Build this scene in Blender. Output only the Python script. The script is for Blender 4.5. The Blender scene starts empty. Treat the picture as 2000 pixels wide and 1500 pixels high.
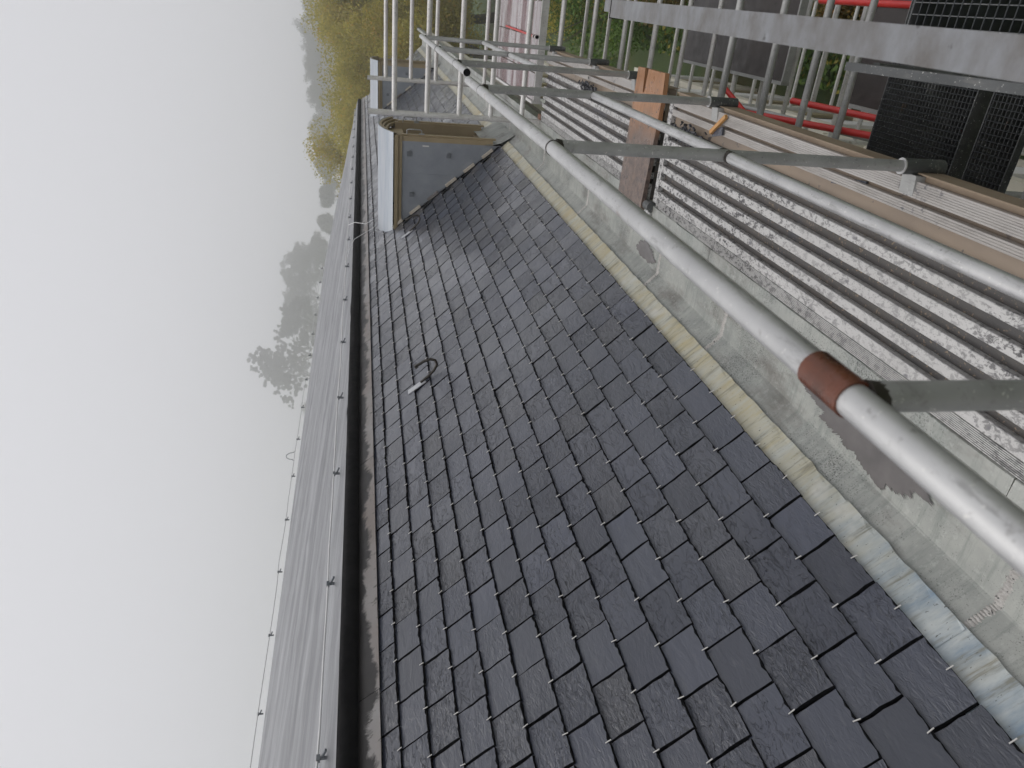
import bpy, math, random
import numpy as np
from math import sin, cos, radians, pi
from mathutils import Vector, Matrix, Euler

R = random.Random(7)
scene = bpy.context.scene
col = scene.collection

# ------------------------------------------------------------------ camera
# The camera is the origin. +X runs along the eaves, +Y up the roof, +Z up.
PSI, TH, RO = radians(28.661), radians(11.539), radians(0.6)
_h = Vector((cos(PSI), sin(PSI), 0)); _r = Vector((sin(PSI), -cos(PSI), 0)); _z = Vector((0, 0, 1))
_fw = cos(TH) * _h - sin(TH) * _z
_d = -sin(TH) * _h - cos(TH) * _z
_r2 = cos(RO) * _r + sin(RO) * _d
_d2 = -sin(RO) * _r + cos(RO) * _d
cam_data = bpy.data.cameras.new('camera')
cam_data.sensor_width = 36.0
cam_data.lens = 25.2
cam_data.clip_start = 0.05
cam_data.clip_end = 2000
cam_data.dof.use_dof = True
cam_data.dof.focus_distance = 3.4
cam_data.dof.aperture_fstop = 6.5
cam = bpy.data.objects.new('camera', cam_data)
col.objects.link(cam)
# the photograph was taken upright and stored on its side: image right = down
cam.matrix_world = Matrix(((_d2.x, _r2.x, -_fw.x, 0), (_d2.y, _r2.y, -_fw.y, 0), (_d2.z, _r2.z, -_fw.z, 0), (0, 0, 0, 1)))
scene.camera = cam

# ------------------------------------------------------------------ overcast sky, weak wide sun
SUN_EL, SUN_AZ = radians(74), radians(75)
world = bpy.data.worlds.new('World')
scene.world = world
world.use_nodes = True
wn = world.node_tree
wn.nodes.clear()
w_out = wn.nodes.new('ShaderNodeOutputWorld')
w_bg = wn.nodes.new('ShaderNodeBackground')
w_sky = wn.nodes.new('ShaderNodeTexSky')
w_sky.sky_type = 'NISHITA'
w_sky.sun_disc = False
w_sky.sun_elevation = SUN_EL
w_sky.sun_rotation = pi / 2 - SUN_AZ
w_sky.air_density = 2.0
w_sky.dust_density = 6.0
w_hsv = wn.nodes.new('ShaderNodeHueSaturation')
w_hsv.inputs['Saturation'].default_value = 0.12
w_mix = wn.nodes.new('ShaderNodeMixRGB')
w_mix.inputs['Fac'].default_value = 0.97          # a closed cloud deck: nearly even
w_mix.inputs['Color2'].default_value = (6.62, 6.64, 6.98, 1)
wn.links.new(w_sky.outputs['Color'], w_hsv.inputs['Color'])
wn.links.new(w_hsv.outputs['Color'], w_mix.inputs['Color1'])
wn.links.new(w_mix.outputs['Color'], w_bg.inputs['Color'])
w_bg.inputs['Strength'].default_value = 0.106
wn.links.new(w_bg.outputs['Background'], w_out.inputs['Surface'])

sun_data = bpy.data.lights.new('sun', 'SUN')
sun_data.energy = 1.4
sun_data.angle = radians(60)
sun_data.color = (1.0, 0.97, 0.93)
sun = bpy.data.objects.new('sun', sun_data)
col.objects.link(sun)
sd = Vector((cos(SUN_EL) * cos(SUN_AZ), cos(SUN_EL) * sin(SUN_AZ), sin(SUN_EL)))
sun.rotation_euler = sd.to_track_quat('Z', 'Y').to_euler()

scene.view_settings.view_transform = 'Standard'
scene.view_settings.look = 'None'
scene.view_settings.exposure = 0.0
scene.view_settings.gamma = 1.0
scene.view_settings.use_curve_mapping = False
scene.render.engine = 'CYCLES'
scene.cycles.use_denoising = True
scene.cycles.max_bounces = 12
scene.cycles.diffuse_bounces = 3
scene.cycles.glossy_bounces = 4
scene.cycles.transparent_max_bounces = 8
scene.cycles.volume_bounces = 6
scene.cycles.sample_clamp_indirect = 4.0

# ------------------------------------------------------------------ helpers
class MB:
    """collects shapes, links them as one mesh object"""
    def __init__(s):
        s.v = []; s.f = []; s.sm = []; s.rnd = []
    def add(s, vs, fs, smooth=False, rnd=0.0):
        o = len(s.v)
        s.v += [tuple(p) for p in vs]
        for f in fs:
            s.f.append(tuple(i + o for i in f)); s.sm.append(smooth); s.rnd.append(rnd)
        return s
    def box(s, a, b, rnd=0.0, bev=0.0):
        x0, y0, z0 = a; x1, y1, z1 = b
        if x0 > x1: x0, x1 = x1, x0
        if y0 > y1: y0, y1 = y1, y0
        if z0 > z1: z0, z1 = z1, z0
        return s.add([(x0,y0,z0),(x1,y0,z0),(x1,y1,z0),(x0,y1,z0),(x0,y0,z1),(x1,y0,z1),(x1,y1,z1),(x0,y1,z1)],
                     [(0,3,2,1),(4,5,6,7),(0,1,5,4),(1,2,6,5),(2,3,7,6),(3,0,4,7)], rnd=rnd)
    def obox(s, c, ax, ay, az, rnd=0.0):
        c, ax, ay, az = Vector(c), Vector(ax), Vector(ay), Vector(az)
        vs = [c + i*ax + j*ay + k*az for k in (-1,1) for j in (-1,1) for i in (-1,1)]
        return s.add(vs, [(0,2,3,1),(4,5,7,6),(0,1,5,4),(1,3,7,5),(3,2,6,7),(2,0,4,6)], rnd=rnd)
    def tube(s, pts, r, n=12, caps=True, r_end=None, hollow=False):
        pts = [Vector(p) for p in pts]
        m = len(pts); vs = []; fs = []
        up = None
        for i, p in enumerate(pts):
            t = (pts[min(i+1, m-1)] - pts[max(i-1, 0)]).normalized()
            if up is None:
                up = Vector((0,0,1)) if abs(t.z) < .9 else Vector((0,1,0))
            a = t.cross(up).normalized(); b = a.cross(t).normalized(); up = b
            rr = r if r_end is None else r + (r_end - r) * i / (m - 1)
            if isinstance(r, (list, tuple)): rr = r[i]
            for k in range(n):
                th = 2*pi*k/n
                vs.append(p + a*rr*cos(th) + b*rr*sin(th))
        for i in range(m-1):
            for k in range(n):
                k2 = (k+1) % n
                fs.append((i*n+k, i*n+k2, (i+1)*n+k2, (i+1)*n+k))
        s.add(vs, fs, smooth=True)
        if caps:
            s.add(vs[:n], [tuple(range(n))][:1]); s.add(vs[-n:], [tuple(reversed(range(n)))])
        return s
    def prism(s, prof, x0, x1, nx=1, smooth=False, closed=False, jit=None, caps=False):
        """extrude a (y,z) profile along X"""
        vs = []; fs = []; k = len(prof)
        for i in range(nx+1):
            x = x0 + (x1-x0)*i/nx
            for j, (y, z) in enumerate(prof):
                dy, dz = jit(i, j) if jit else (0, 0)
                vs.append((x, y+dy, z+dz))
        for i in range(nx):
            for j in range(k if closed else k-1):
                j2 = (j+1) % k
                fs.append((i*k+j, i*k+j2, (i+1)*k+j2, (i+1)*k+j))
        s.add(vs, fs, smooth=smooth)
        if caps:
            s.add(vs[:k], [tuple(range(k))]); s.add(vs[-k:], [tuple(range(k))])
        return s
    def mesh(s, name):
        me = bpy.data.meshes.new(name)
        me.from_pydata(s.v, [], s.f)
        me.polygons.foreach_set('use_smooth', s.sm)
        if any(s.rnd):
            at = me.attributes.new('rnd', 'FLOAT', 'FACE')
            at.data.foreach_set('value', s.rnd)
        me.update()
        return me
    def build(s, name, mat, parent=None, origin=None):
        me = s.mesh(name)
        if origin is not None:
            me.transform(Matrix.Translation(-Vector(origin)))
        me.materials.append(mat)
        o = bpy.data.objects.new(name, me)
        col.objects.link(o)
        if origin is not None: o.location = origin
        if parent is not None:
            o.parent = parent
            p = parent; off = Vector((0,0,0))
            while p is not None:
                off += p.location; p = p.parent
            o.location = o.location - off
        return o

def tag(o, label=None, cat=None, group=None, kind=None):
    if label: o['label'] = label
    if cat: o['category'] = cat
    if group: o['group'] = group
    if kind: o['kind'] = kind
    return o

def thing(name, loc, label, cat, group=None):
    e = bpy.data.objects.new(name, None)
    e.empty_display_size = 0.2
    e.location = loc
    col.objects.link(e)
    return tag(e, label, cat, group)

def group_part(name, parent, loc=None):
    """a part that only carries sub-parts"""
    e = bpy.data.objects.new(name, None)
    e.empty_display_size = 0.1
    col.objects.link(e)
    e.parent = parent
    e.location = (0,0,0)
    return e

def fast_mesh(name, V, Fq, rnd=None, smooth=False):
    """numpy verts (n,3), faces (m,k)"""
    me = bpy.data.meshes.new(name)
    n, m, k = len(V), len(Fq), Fq.shape[1]
    me.vertices.add(n); me.vertices.foreach_set('co', V.astype(np.float32).ravel())
    me.loops.add(m*k); me.loops.foreach_set('vertex_index', Fq.astype(np.int32).ravel())
    me.polygons.add(m)
    me.polygons.foreach_set('loop_start', np.arange(0, m*k, k, dtype=np.int32))
    me.polygons.foreach_set('loop_total', np.full(m, k, dtype=np.int32))
    if smooth: me.polygons.foreach_set('use_smooth', np.ones(m, dtype=bool))
    if rnd is not None:
        at = me.attributes.new('rnd', 'FLOAT', 'FACE')
        at.data.foreach_set('value', rnd.astype(np.float32))
    me.update(calc_edges=True)
    return me

# ------------------------------------------------------------------ materials
class NT:
    def __init__(s, name):
        s.m = bpy.data.materials.new(name); s.m.use_nodes = True
        s.t = s.m.node_tree; s.t.nodes.clear()
        s.out = s.t.nodes.new('ShaderNodeOutputMaterial')
        s.b = s.t.nodes.new('ShaderNodeBsdfPrincipled')
        s.t.links.new(s.b.outputs[0], s.out.inputs[0])
        s.pos = s.t.nodes.new('ShaderNodeNewGeometry').outputs['Position']
    def n(s, typ, **k):
        x = s.t.nodes.new(typ)
        for a, v in k.items(): setattr(x, a, v)
        return x
    def l(s, a, b): s.t.links.new(a, b)
    def put(s, sock, v):
        if hasattr(v, 'is_output'): s.l(v, sock)
        else: sock.default_value = v
    def mapped(s, scale=(1,1,1), rot=(0,0,0), vec=None):
        m = s.n('ShaderNodeMapping'); m.inputs['Scale'].default_value = scale; m.inputs['Rotation'].default_value = rot
        s.l(vec if vec is not None else s.pos, m.inputs['Vector']); return m.outputs[0]
    def noise(s, scale=5, detail=4, rough=.55, vec=None, dist=0):
        x = s.n('ShaderNodeTexNoise'); x.inputs['Scale'].default_value = scale; x.inputs['Detail'].default_value = detail
        x.inputs['Roughness'].default_value = rough; x.inputs['Distortion'].default_value = dist
        s.l(vec if vec is not None else s.pos, x.inputs['Vector']); return x.outputs['Fac']
    def voro(s, scale=5, vec=None, feature='F1', rand=1):
        x = s.n('ShaderNodeTexVoronoi', feature=feature); x.inputs['Scale'].default_value = scale
        x.inputs['Randomness'].default_value = rand
        s.l(vec if vec is not None else s.pos, x.inputs['Vector']); return x.outputs['Distance']
    def ramp(s, fac, a, b, lo=0.0, hi=1.0):
        x = s.n('ShaderNodeMapRange'); x.clamp = True
        s.put(x.inputs['Value'], fac)
        x.inputs['From Min'].default_value = a; x.inputs['From Max'].default_value = b
        x.inputs['To Min'].default_value = lo; x.inputs['To Max'].default_value = hi
        return x.outputs[0]
    def math(s, op, a, b=0.0):
        x = s.n('ShaderNodeMath', operation=op); s.put(x.inputs[0], a); s.put(x.inputs[1], b); return x.outputs[0]
    def mix(s, fac, a, b):
        x = s.n('ShaderNodeMixRGB'); s.put(x.inputs[0], fac)
        for i, v in ((1, a), (2, b)):
            if hasattr(v, 'is_output'): s.l(v, x.inputs[i])
            else: x.inputs[i].default_value = (*v, 1) if len(v) == 3 else v
        return x.outputs[0]
    def sep(s):
        x = s.n('ShaderNodeSeparateXYZ'); s.l(s.pos, x.inputs[0]); return x.outputs
    def bump(s, h, strength=.3, dist=.01, normal=None):
        x = s.n('ShaderNodeBump'); x.inputs['Strength'].default_value = strength; x.inputs['Distance'].default_value = dist
        s.l(h, x.inputs['Height'])
        if normal is not None: s.l(normal, x.inputs['Normal'])
        return x.outputs[0]
    def rnd(s):
        a = s.n('ShaderNodeAttribute'); a.attribute_name = 'rnd'
        o = s.n('ShaderNodeObjectInfo')
        return s.math('FRACT', s.math('ADD', a.outputs['Fac'], o.outputs['Random']))
    def set(s, **k):
        for a, v in k.items():
            sock = s.b.inputs[a.replace('_', ' ')]
            if isinstance(v, tuple) and len(v) == 3: v = (*v, 1)
            s.put(sock, v)
        return s

def simple(name, c1, c2, rough=(.4, .6), scale=8, metallic=0.0, bump=.15, bdist=.004, stretch=(1,1,1), spots=0.0, spotcol=(.03,.03,.03), spotscale=60):
    t = NT(name)
    v = t.mapped(stretch)
    f = t.ramp(t.noise(scale, 6, .6, v), .3, .7)
    c = t.mix(f, c1, c2)
    if spots:
        k = t.ramp(t.noise(spotscale, 3, .6), .5 + .22*(1-spots), .56 + .22*(1-spots))
        c = t.mix(k, c, spotcol)
    t.set(Base_Color=c, Roughness=t.ramp(t.noise(scale*2.3, 4, .6, v), .3, .7, *rough), Metallic=metallic)
    if bump: t.set(Normal=t.bump(t.noise(scale*6, 5, .6, v), bump, bdist))
    return t.m

def mat_slate():
    t = NT('wet_slate')
    r = t.rnd()
    base = t.mix(r, (.015,.019,.034), (.040,.047,.073))
    base = t.mix(t.ramp(t.math('FRACT', t.math('MULTIPLY', r, 3.7)), .86, .92, 0, .3), base, (.052,.050,.048))
    base = t.mix(t.ramp(t.noise(1.3, 3), .45, .75, 0, .5), base, (.032,.038,.050))
    base = t.mix(t.ramp(t.noise(40, 4, .6, t.mapped((.3,1,1))), .6, .75, 0, .4), base, (.07,.074,.082))
    # riven surface: long shallow ripples plus a few sharp little steps
    v = t.mapped((1.0, 2.4, 2.4), (0,0,0.25))
    add = t.n('ShaderNodeVectorMath', operation='ADD')
    cmb = t.n('ShaderNodeCombineXYZ'); t.l(t.math('MULTIPLY', r, 37.0), cmb.inputs[0]); t.l(t.math('MULTIPLY', r, 91.0), cmb.inputs[1])
    t.l(v, add.inputs[0]); t.l(cmb.outputs[0], add.inputs[1]); v = add.outputs[0]
    big = t.noise(7, 3, .5, v, .6)
    fine = t.noise(26, 4, .6, v, .9)
    sn = t.noise(7, 6, .66, v, 1.8); steps = t.ramp(sn, .49, .503)
    crack = t.math('MULTIPLY', t.ramp(t.math('ABSOLUTE', t.math('SUBTRACT', sn, .49)), .0, .007, 1, 0), t.ramp(t.math('FRACT', t.math('MULTIPLY', r, 13.7)), .3, .7))
    base = t.mix(t.math('MULTIPLY', crack, .8), base, (.008,.008,.010))
    q = t.math('FRACT', t.math('MULTIPLY', r, 7.3))
    h = t.math('ADD', t.math('MULTIPLY', big, .8), t.math('MULTIPLY', fine, t.ramp(q, .1, 1, .2, 1.0)))
    h = t.math('ADD', h, t.math('MULTIPLY', steps, t.ramp(t.math('FRACT', t.math('MULTIPLY', r, 13.7)), .25, 1, 0, .55)))
    wet = t.noise(1.6, 4, .6)
    t.set(Base_Color=base, Roughness=t.ramp(t.noise(5, 4), .3, .7, .26, .42), Normal=t.bump(h, .9, .008),
          Coat_Weight=t.ramp(wet, .3, .6, .6, 1.0), Coat_Roughness=t.ramp(wet, .35, .65, .2, .08), Coat_Normal=t.bump(h, .65, .008), Specular_IOR_Level=.5)
    return t.m

def mat_gutter():
    t = NT('weathered_zinc_gutter')
    v = t.mapped((1,1,1))
    c = t.mix(t.ramp(t.noise(3.2, 6, .65), .32, .68), (.255,.268,.252), (.40,.405,.375))
    c = t.mix(t.ramp(t.noise(11, 5, .7, t.mapped((3.0,.35,.35))), .48, .7, 0, .7), c, (.20,.225,.205))
    c = t.mix(t.ramp(t.noise(2.0, 5, .7, t.mapped((.7,1.6,1.6))), .52, .66, 0, .65), c, (.14,.125,.11))
    grit = t.noise(150, 4, .75)
    patch = t.ramp(t.noise(2.6, 5, .7), .42, .66)
    k = t.math('MULTIPLY', t.ramp(t.math('ADD', grit, t.math('MULTIPLY', patch, .15)), .63, .72), .8)
    c = t.mix(k, c, (.03,.03,.03))
    c = t.mix(t.ramp(t.noise(30, 5, .75), .55, .72, 0, .45), c, (.56,.57,.54))
    t.set(Base_Color=c, Roughness=t.ramp(t.noise(4, 4), .3, .7, .38, .62), Metallic=.25, Normal=t.bump(t.noise(60, 5, .7), .18, .004))
    return t.m

def mat_apron():
    t = NT('stained_lead')
    x = t.sep()[0]
    streak = t.noise(7, 5, .7, t.mapped((2.2,.5,.5)))
    wob = t.noise(1.1, 3, .6, t.mapped((1.2,.5,.5)))
    near = t.ramp(t.math('ADD', x, t.math('MULTIPLY', streak, 1.2)), 1.9, 3.0)
    blue = t.mix(t.ramp(t.noise(4, 5, .7, t.mapped((2.4,.6,.6))), .35, .65), (.20,.27,.34), (.50,.53,.52))
    yel = t.mix(t.ramp(t.noise(6, 5, .7, t.mapped((2.5,.5,.5))), .35, .65), (.46,.405,.25), (.48,.49,.44))
    c = t.mix(near, blue, yel)
    c = t.mix(t.ramp(t.noise(9, 5, .7, t.mapped((3.5,.35,.35))), .52, .66, 0, .85), c, (.20,.195,.155))
    c = t.mix(t.ramp(t.noise(60, 3, .6, t.mapped((1.6,1,1))), .66, .70), c, (.12,.12,.11))
    c = t.mix(t.ramp(t.noise(1.7, 4, .6, t.mapped((1.4,.6,.6))), .52, .66, 0, .55), c, (.43,.34,.16))
    c = t.mix(t.ramp(t.noise(3, 4, .6), .6, .7, 0, .6), c, (.62,.62,.58))
    t.set(Base_Color=c, Roughness=t.ramp(t.noise(8, 3), .3, .7, .3, .55), Metallic=.15, Normal=t.bump(t.noise(25, 5, .65, t.mapped((1.6,.6,.6))), .3, .006))
    return t.m

def mat_strip():
    t = NT('brown_stained_flashing')
    c = t.mix(t.ramp(t.noise(2.4, 5, .6, t.mapped((.5,1,1))), .35, .65), (.20,.165,.145), (.27,.26,.255))
    c = t.mix(t.ramp(t.noise(30, 3, .6, t.mapped((1,.5,.5))), .62, .7), c, (.05,.045,.04))
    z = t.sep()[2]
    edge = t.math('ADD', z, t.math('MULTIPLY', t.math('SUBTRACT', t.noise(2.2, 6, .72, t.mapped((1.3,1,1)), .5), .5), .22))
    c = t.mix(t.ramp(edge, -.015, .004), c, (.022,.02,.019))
    t.set(Base_Color=c, Roughness=t.ramp(t.noise(6, 4), .3, .7, .3, .5), Metallic=.2, Normal=t.bump(t.noise(14, 5), .25, .006))
    return t.m

def mat_felt():
    t = NT('wet_roofing_felt')
    c = t.mix(t.ramp(t.noise(1.1, 5, .65, t.mapped((.25,1.3,1))), .35, .65), (.095,.098,.107), (.15,.153,.165))
    c = t.mix(t.ramp(t.noise(160, 3, .7), .5, .7, 0, .5), c, (.2,.2,.2))
    st = t.noise(2.6, 6, .72, t.mapped((.14,1.5,1.0), vec=t.mapped((1,1,1), (0,0,.33))))
    c = t.mix(t.ramp(st, .42, .68, 0, .7), c, (.27,.275,.29))  # pale streaks: sheen of the wet felt painted into the base colour
    t.set(Base_Color=c, Roughness=t.ramp(st, .36, .66, .46, .3), Normal=t.bump(t.noise(110, 4, .7), .5, .004), Specular_IOR_Level=t.ramp(st, .36, .66, .4, .55))
    return t.m

def mat_deck():
    t = NT('paint_spattered_aluminium')
    c = t.mix(t.ramp(t.noise(5, 5, .6, t.mapped((.4,1,1))), .3, .7), (.42,.412,.40), (.52,.513,.50))
    zone = t.ramp(t.noise(1.6, 4, .65), .36, .62)
    sp = t.noise(58, 4, .75, t.mapped((.65,1,1)), .4)
    k = t.math('MULTIPLY', t.ramp(sp, .505, .57), t.ramp(zone, 0, 1, .35, 1))
    c = t.mix(k, c, (.07,.067,.07))
    sp2 = t.voro(21, t.mapped((.55,1,1)))
    k2 = t.math('MULTIPLY', t.ramp(sp2, .18, .26, 1, 0), t.ramp(t.noise(13, 3), .52, .6))
    c = t.mix(k2, c, (.17,.165,.175))
    c = t.mix(t.ramp(t.noise(180, 2, .6), .64, .7, 0, .7), c, (.09,.085,.08))
    t.set(Base_Color=c, Roughness=t.ramp(t.noise(7, 4), .3, .7, .4, .62), Metallic=.1, Normal=t.bump(t.noise(70, 5, .7), .2, .003))
    return t.m

def mat_deck_outer():
    t = NT('worn_ribbed_aluminium')
    c = t.mix(t.ramp(t.noise(4, 6, .65, t.mapped((.3,1.5,1))), .3, .7), (.41,.38,.35), (.51,.49,.47))
    w = t.n('ShaderNodeTexWave', wave_type='BANDS', bands_direction='Y'); w.inputs['Scale'].default_value = 95; w.inputs['Distortion'].default_value = .4
    t.l(t.pos, w.inputs['Vector'])
    brk = t.ramp(t.noise(9, 5, .7, t.mapped((.5,3,1))), .48, .62)
    k = t.math('MULTIPLY', t.ramp(w.outputs['Fac'], .0, .35, 1, 0), brk)
    c = t.mix(t.math('MULTIPLY', k, .75), c, (.12,.10,.09))
    spl = t.math('MULTIPLY', t.ramp(t.noise(48, 4, .7), .56, .62), t.ramp(t.noise(3.1, 3), .55, .63))
    c = t.mix(spl, c, (.10,.10,.12))
    t.set(Base_Color=c, Roughness=.5, Metallic=.1, Normal=t.bump(w.outputs['Fac'], .5, .003))
    return t.m

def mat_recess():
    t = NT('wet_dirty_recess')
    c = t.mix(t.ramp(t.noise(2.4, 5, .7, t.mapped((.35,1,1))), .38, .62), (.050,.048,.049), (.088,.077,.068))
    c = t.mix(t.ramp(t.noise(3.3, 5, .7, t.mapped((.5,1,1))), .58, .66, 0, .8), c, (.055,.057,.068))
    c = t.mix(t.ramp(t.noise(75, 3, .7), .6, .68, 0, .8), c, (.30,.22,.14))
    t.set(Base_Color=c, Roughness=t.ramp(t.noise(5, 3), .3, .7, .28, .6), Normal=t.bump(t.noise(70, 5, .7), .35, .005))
    return t.m

def mat_plank():
    t = NT('wet_plywood_plank')
    y = t.sep()[1]
    g = t.noise(9, 5, .6, t.mapped((5,.5,1)))
    c = t.mix(t.ramp(g, .3, .7), (.25,.115,.05), (.37,.19,.095))
    d = t.math('ADD', y, t.math('MULTIPLY', t.math('SUBTRACT', t.noise(7, 5, .7), .5), .5))
    dirty = t.mix(t.ramp(t.noise(28, 5, .7), .35, .65), (.085,.065,.06), (.20,.145,.115))
    c = t.mix(t.ramp(d, .48, .72), c, dirty)
    c = t.mix(t.ramp(t.noise(24, 4, .7), .6, .66), c, (.05,.045,.045))
    t.set(Base_Color=c, Roughness=t.ramp(t.noise(8, 4), .3, .7, .25, .5), Normal=t.bump(t.noise(30, 5, .7, t.mapped((3,.6,1))), .4, .004))
    return t.m

def mat_galv(name='galvanised_tube', c1=(.43,.43,.43), c2=(.57,.57,.565), rough=(.36,.5), metallic=.55, rustamt=.0):
    t = NT(name)
    c = t.mix(t.ramp(t.noise(7, 5, .6), .3, .7), c1, c2)
    c = t.mix(t.ramp(t.noise(45, 4, .7), .6, .7, 0, .6), c, (.26,.25,.24))
    c = t.mix(t.ramp(t.noise(3.5, 4, .6), .62, .72, 0, .35), c, (.60,.60,.58))
    c = t.mix(t.ramp(t.noise(26, 5, .75, t.mapped((.25,1.4,1.4))), .56, .66, 0, .5), c, (.20,.195,.185))
    c = t.mix(t.math('MULTIPLY', t.ramp(t.voro(55), .08, .15, .6, 0), t.ramp(t.noise(12, 3), .5, .58)), c, (.17,.165,.16))
    c = t.mix(t.math('MULTIPLY', t.ramp(t.noise(95, 3, .7), .64, .69), .8), c, (.70,.69,.66))
    c = t.mix(t.ramp(t.noise(5.5, 5, .7), .66, .72, 0, .5), c, (.24,.15,.09))
    t.set(Base_Color=c, Roughness=t.ramp(t.noise(14, 4), .3, .7, *rough), Metallic=metallic, Normal=t.bump(t.noise(40, 4, .7), .12, .002))
    return t.m

def mat_leaf(name, c1, c2, c3, trans=.25):
    t = NT(name)
    r = t.n('ShaderNodeAttribute'); r.attribute_name = 'rnd'
    f = r.outputs['Fac']
    patch = t.noise(.35, 3, .6)
    c = t.mix(t.ramp(t.math('ADD', t.math('MULTIPLY', f, .55), t.math('MULTIPLY', patch, .6)), .3, .85), c1, c2)
    c = t.mix(t.ramp(f, .86, .9), c, c3)
    t.set(Base_Color=c, Roughness=.55, Specular_IOR_Level=.3)
    tr = t.n('ShaderNodeBsdfTranslucent'); t.l(c, tr.inputs['Color'])
    mx = t.n('ShaderNodeMixShader'); mx.inputs[0].default_value = trans
    t.l(t.b.outputs[0], mx.inputs[1]); t.l(tr.outputs[0], mx.inputs[2]); t.l(mx.outputs[0], t.out.inputs[0])
    return t.m

M = dict(
    slate=mat_slate(), gutter=mat_gutter(), apron=mat_apron(), strip=mat_strip(), felt=mat_felt(),
    deck=mat_deck(), deck_outer=mat_deck_outer(), recess=mat_recess(), plank=mat_plank(), recess_brown=simple('brown_ply_recess', (.17,.135,.105), (.29,.225,.165), (.35,.6), 4, 0, .35, .005, (.4,1,1), spots=.4, spotcol=(.075,.065,.06), spotscale=16),
    galv=mat_galv(), galv_post=mat_galv('dull_galvanised_post', (.30,.303,.295), (.41,.41,.40), (.4,.58), .35),
    galv_far=mat_galv('aluminium_tower_tube', (.56,.545,.52), (.70,.69,.67), (.38,.52), .3),
    galv_dark=mat_galv('dark_galvanised_steel', (.07,.074,.075), (.125,.13,.13), (.4,.6), .45),
    beam=simple('mottled_galvanised_box', (.12,.11,.10), (.235,.245,.26), (.3,.5), 16, .3, .3, .004, (1,.6,1), spots=.12, spotcol=(.09,.09,.09), spotscale=28),
    rust=simple('rusty_paint', (.03,.018,.013), (.19,.058,.028), (.2,.4), 14, .1, .2, .002, spots=.2, spotcol=(.22,.09,.03)),
    rust_brown=simple('brown_rust', (.14,.06,.03), (.22,.10,.05), (.5,.7), 20, 0, .3),
    weld=simple('lumpy_weld', (.36,.34,.32), (.62,.60,.57), (.3,.5), 60, .3, .6, .006, spots=.6),
    bitumen=simple('black_bitumen', (.004,.004,.0045), (.010,.0095,.010), (.7,.9), 9, 0, .4, .006),
    boarding=simple('dark_underlay', (.006,.006,.007), (.012,.012,.013), (.6,.8), 9, 0, .1),
    slate_edge=simple('rough_broken_slate_edge', (.005,.005,.006), (.011,.011,.013), (.85,.95), 40, 0, .3),
    hook=simple('stainless_hook', (.62,.60,.57), (.72,.70,.67), (.3,.4), 9, .3, 0),
    zinc=simple('pale_zinc_sheet', (.27,.31,.36), (.41,.43,.455), (.3,.45), 5, .2, .12, .004, (3,.3,1), spots=.25, spotcol=(.25,.24,.22)),
    cheek=simple('grey_cheek_sheet', (.24,.26,.29), (.30,.32,.35), (.35,.5), 5, .15, .12, .003, spots=.12, spotcol=(.09,.09,.10)),
    tan=simple('tan_painted_moulding', (.30,.235,.135), (.36,.285,.175), (.4,.55), 5, 0, .08, .003, spots=.25, spotcol=(.2,.16,.10)),
    beige=simple('beige_soaker', (.50,.44,.36), (.62,.57,.49), (.4,.6), 14, 0, .2),
    wire=simple('aluminium_wire', (.68,.68,.68), (.78,.78,.78), (.4,.55), 10, .1, 0),
    clamp=simple('dark_clamp', (.13,.145,.16), (.19,.20,.215), (.4,.6), 10, .2, 0),
    iron=simple('black_iron', (.03,.026,.022), (.055,.046,.038), (.35,.55), 20, .3, .3),
    white_plate=simple('pale_hook_plate', (.42,.43,.46), (.52,.53,.55), (.3,.5), 10, .2, .1),
    ply=simple('dark_wet_plywood', (.030,.024,.023), (.055,.045,.043), (.3,.5), 4, 0, .2, .003, spots=.35, spotcol=(.015,.014,.014), spotscale=22),
    ply_red=None,
    wood_edge=simple('pale_brown_edge', (.20,.145,.10), (.30,.235,.17), (.5,.7), 9, 0, .3, .003, (.3,1,1)),
    stick=simple('orange_wood', (.42,.20,.06), (.52,.29,.11), (.4,.6), 20, 0, .3, .003, (1,1,1)),
    grating=simple('black_steel_grating', (.016,.019,.021), (.036,.041,.044), (.4,.6), 12, .3, .1),
    red=simple('red_painted_tube', (.48,.022,.02), (.58,.035,.03), (.3,.45), 8, 0, .08, .003, spots=.15, spotcol=(.2,.03,.02)),
    cream=simple('cream_render', (.62,.585,.48), (.70,.665,.56), (.6,.8), 1.5, 0, .15, .004),
    white=simple('white_render', (.74,.735,.70), (.80,.80,.77), (.6,.8), 1.5, 0, .12, .004),
    khaki=simple('khaki_shutter', (.33,.28,.16), (.40,.34,.21), (.5,.7), 2.5, 0, .12),
    glass=simple('dark_window_glass', (.02,.023,.026), (.03,.033,.036), (.06,.12), 2, 0, 0),
    bark=simple('bark', (.05,.042,.033), (.09,.078,.06), (.7,.9), 3, 0, .5, .02, (1,1,.3)),
    tar=simple('tar_scrap', (.02,.021,.026), (.05,.052,.062), (.3,.5), 30, 0, .4),
    tape=simple('white_tape', (.62,.61,.59), (.70,.69,.67), (.5,.6), 10, 0, 0),
    leaf_yellow=mat_leaf('yellow_green_leaves', (.29,.275,.055), (.60,.50,.12), (.56,.36,.08), .5),
    leaf_green=mat_leaf('green_leaves', (.045,.10,.018), (.14,.23,.035), (.30,.26,.04)),
    leaf_dark=mat_leaf('dark_leaves', (.028,.034,.018), (.055,.06,.032), (.08,.075,.04), .15),
    leaf_rust=mat_leaf('rusty_leaves', (.11,.10,.025), (.28,.17,.04), (.36,.18,.04)),
)
for _k in ('bitumen', 'boarding', 'slate_edge'):
    for _n in M[_k].node_tree.nodes:
        if _n.type == 'BSDF_PRINCIPLED': _n.inputs['Specular IOR Level'].default_value = .08
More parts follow.
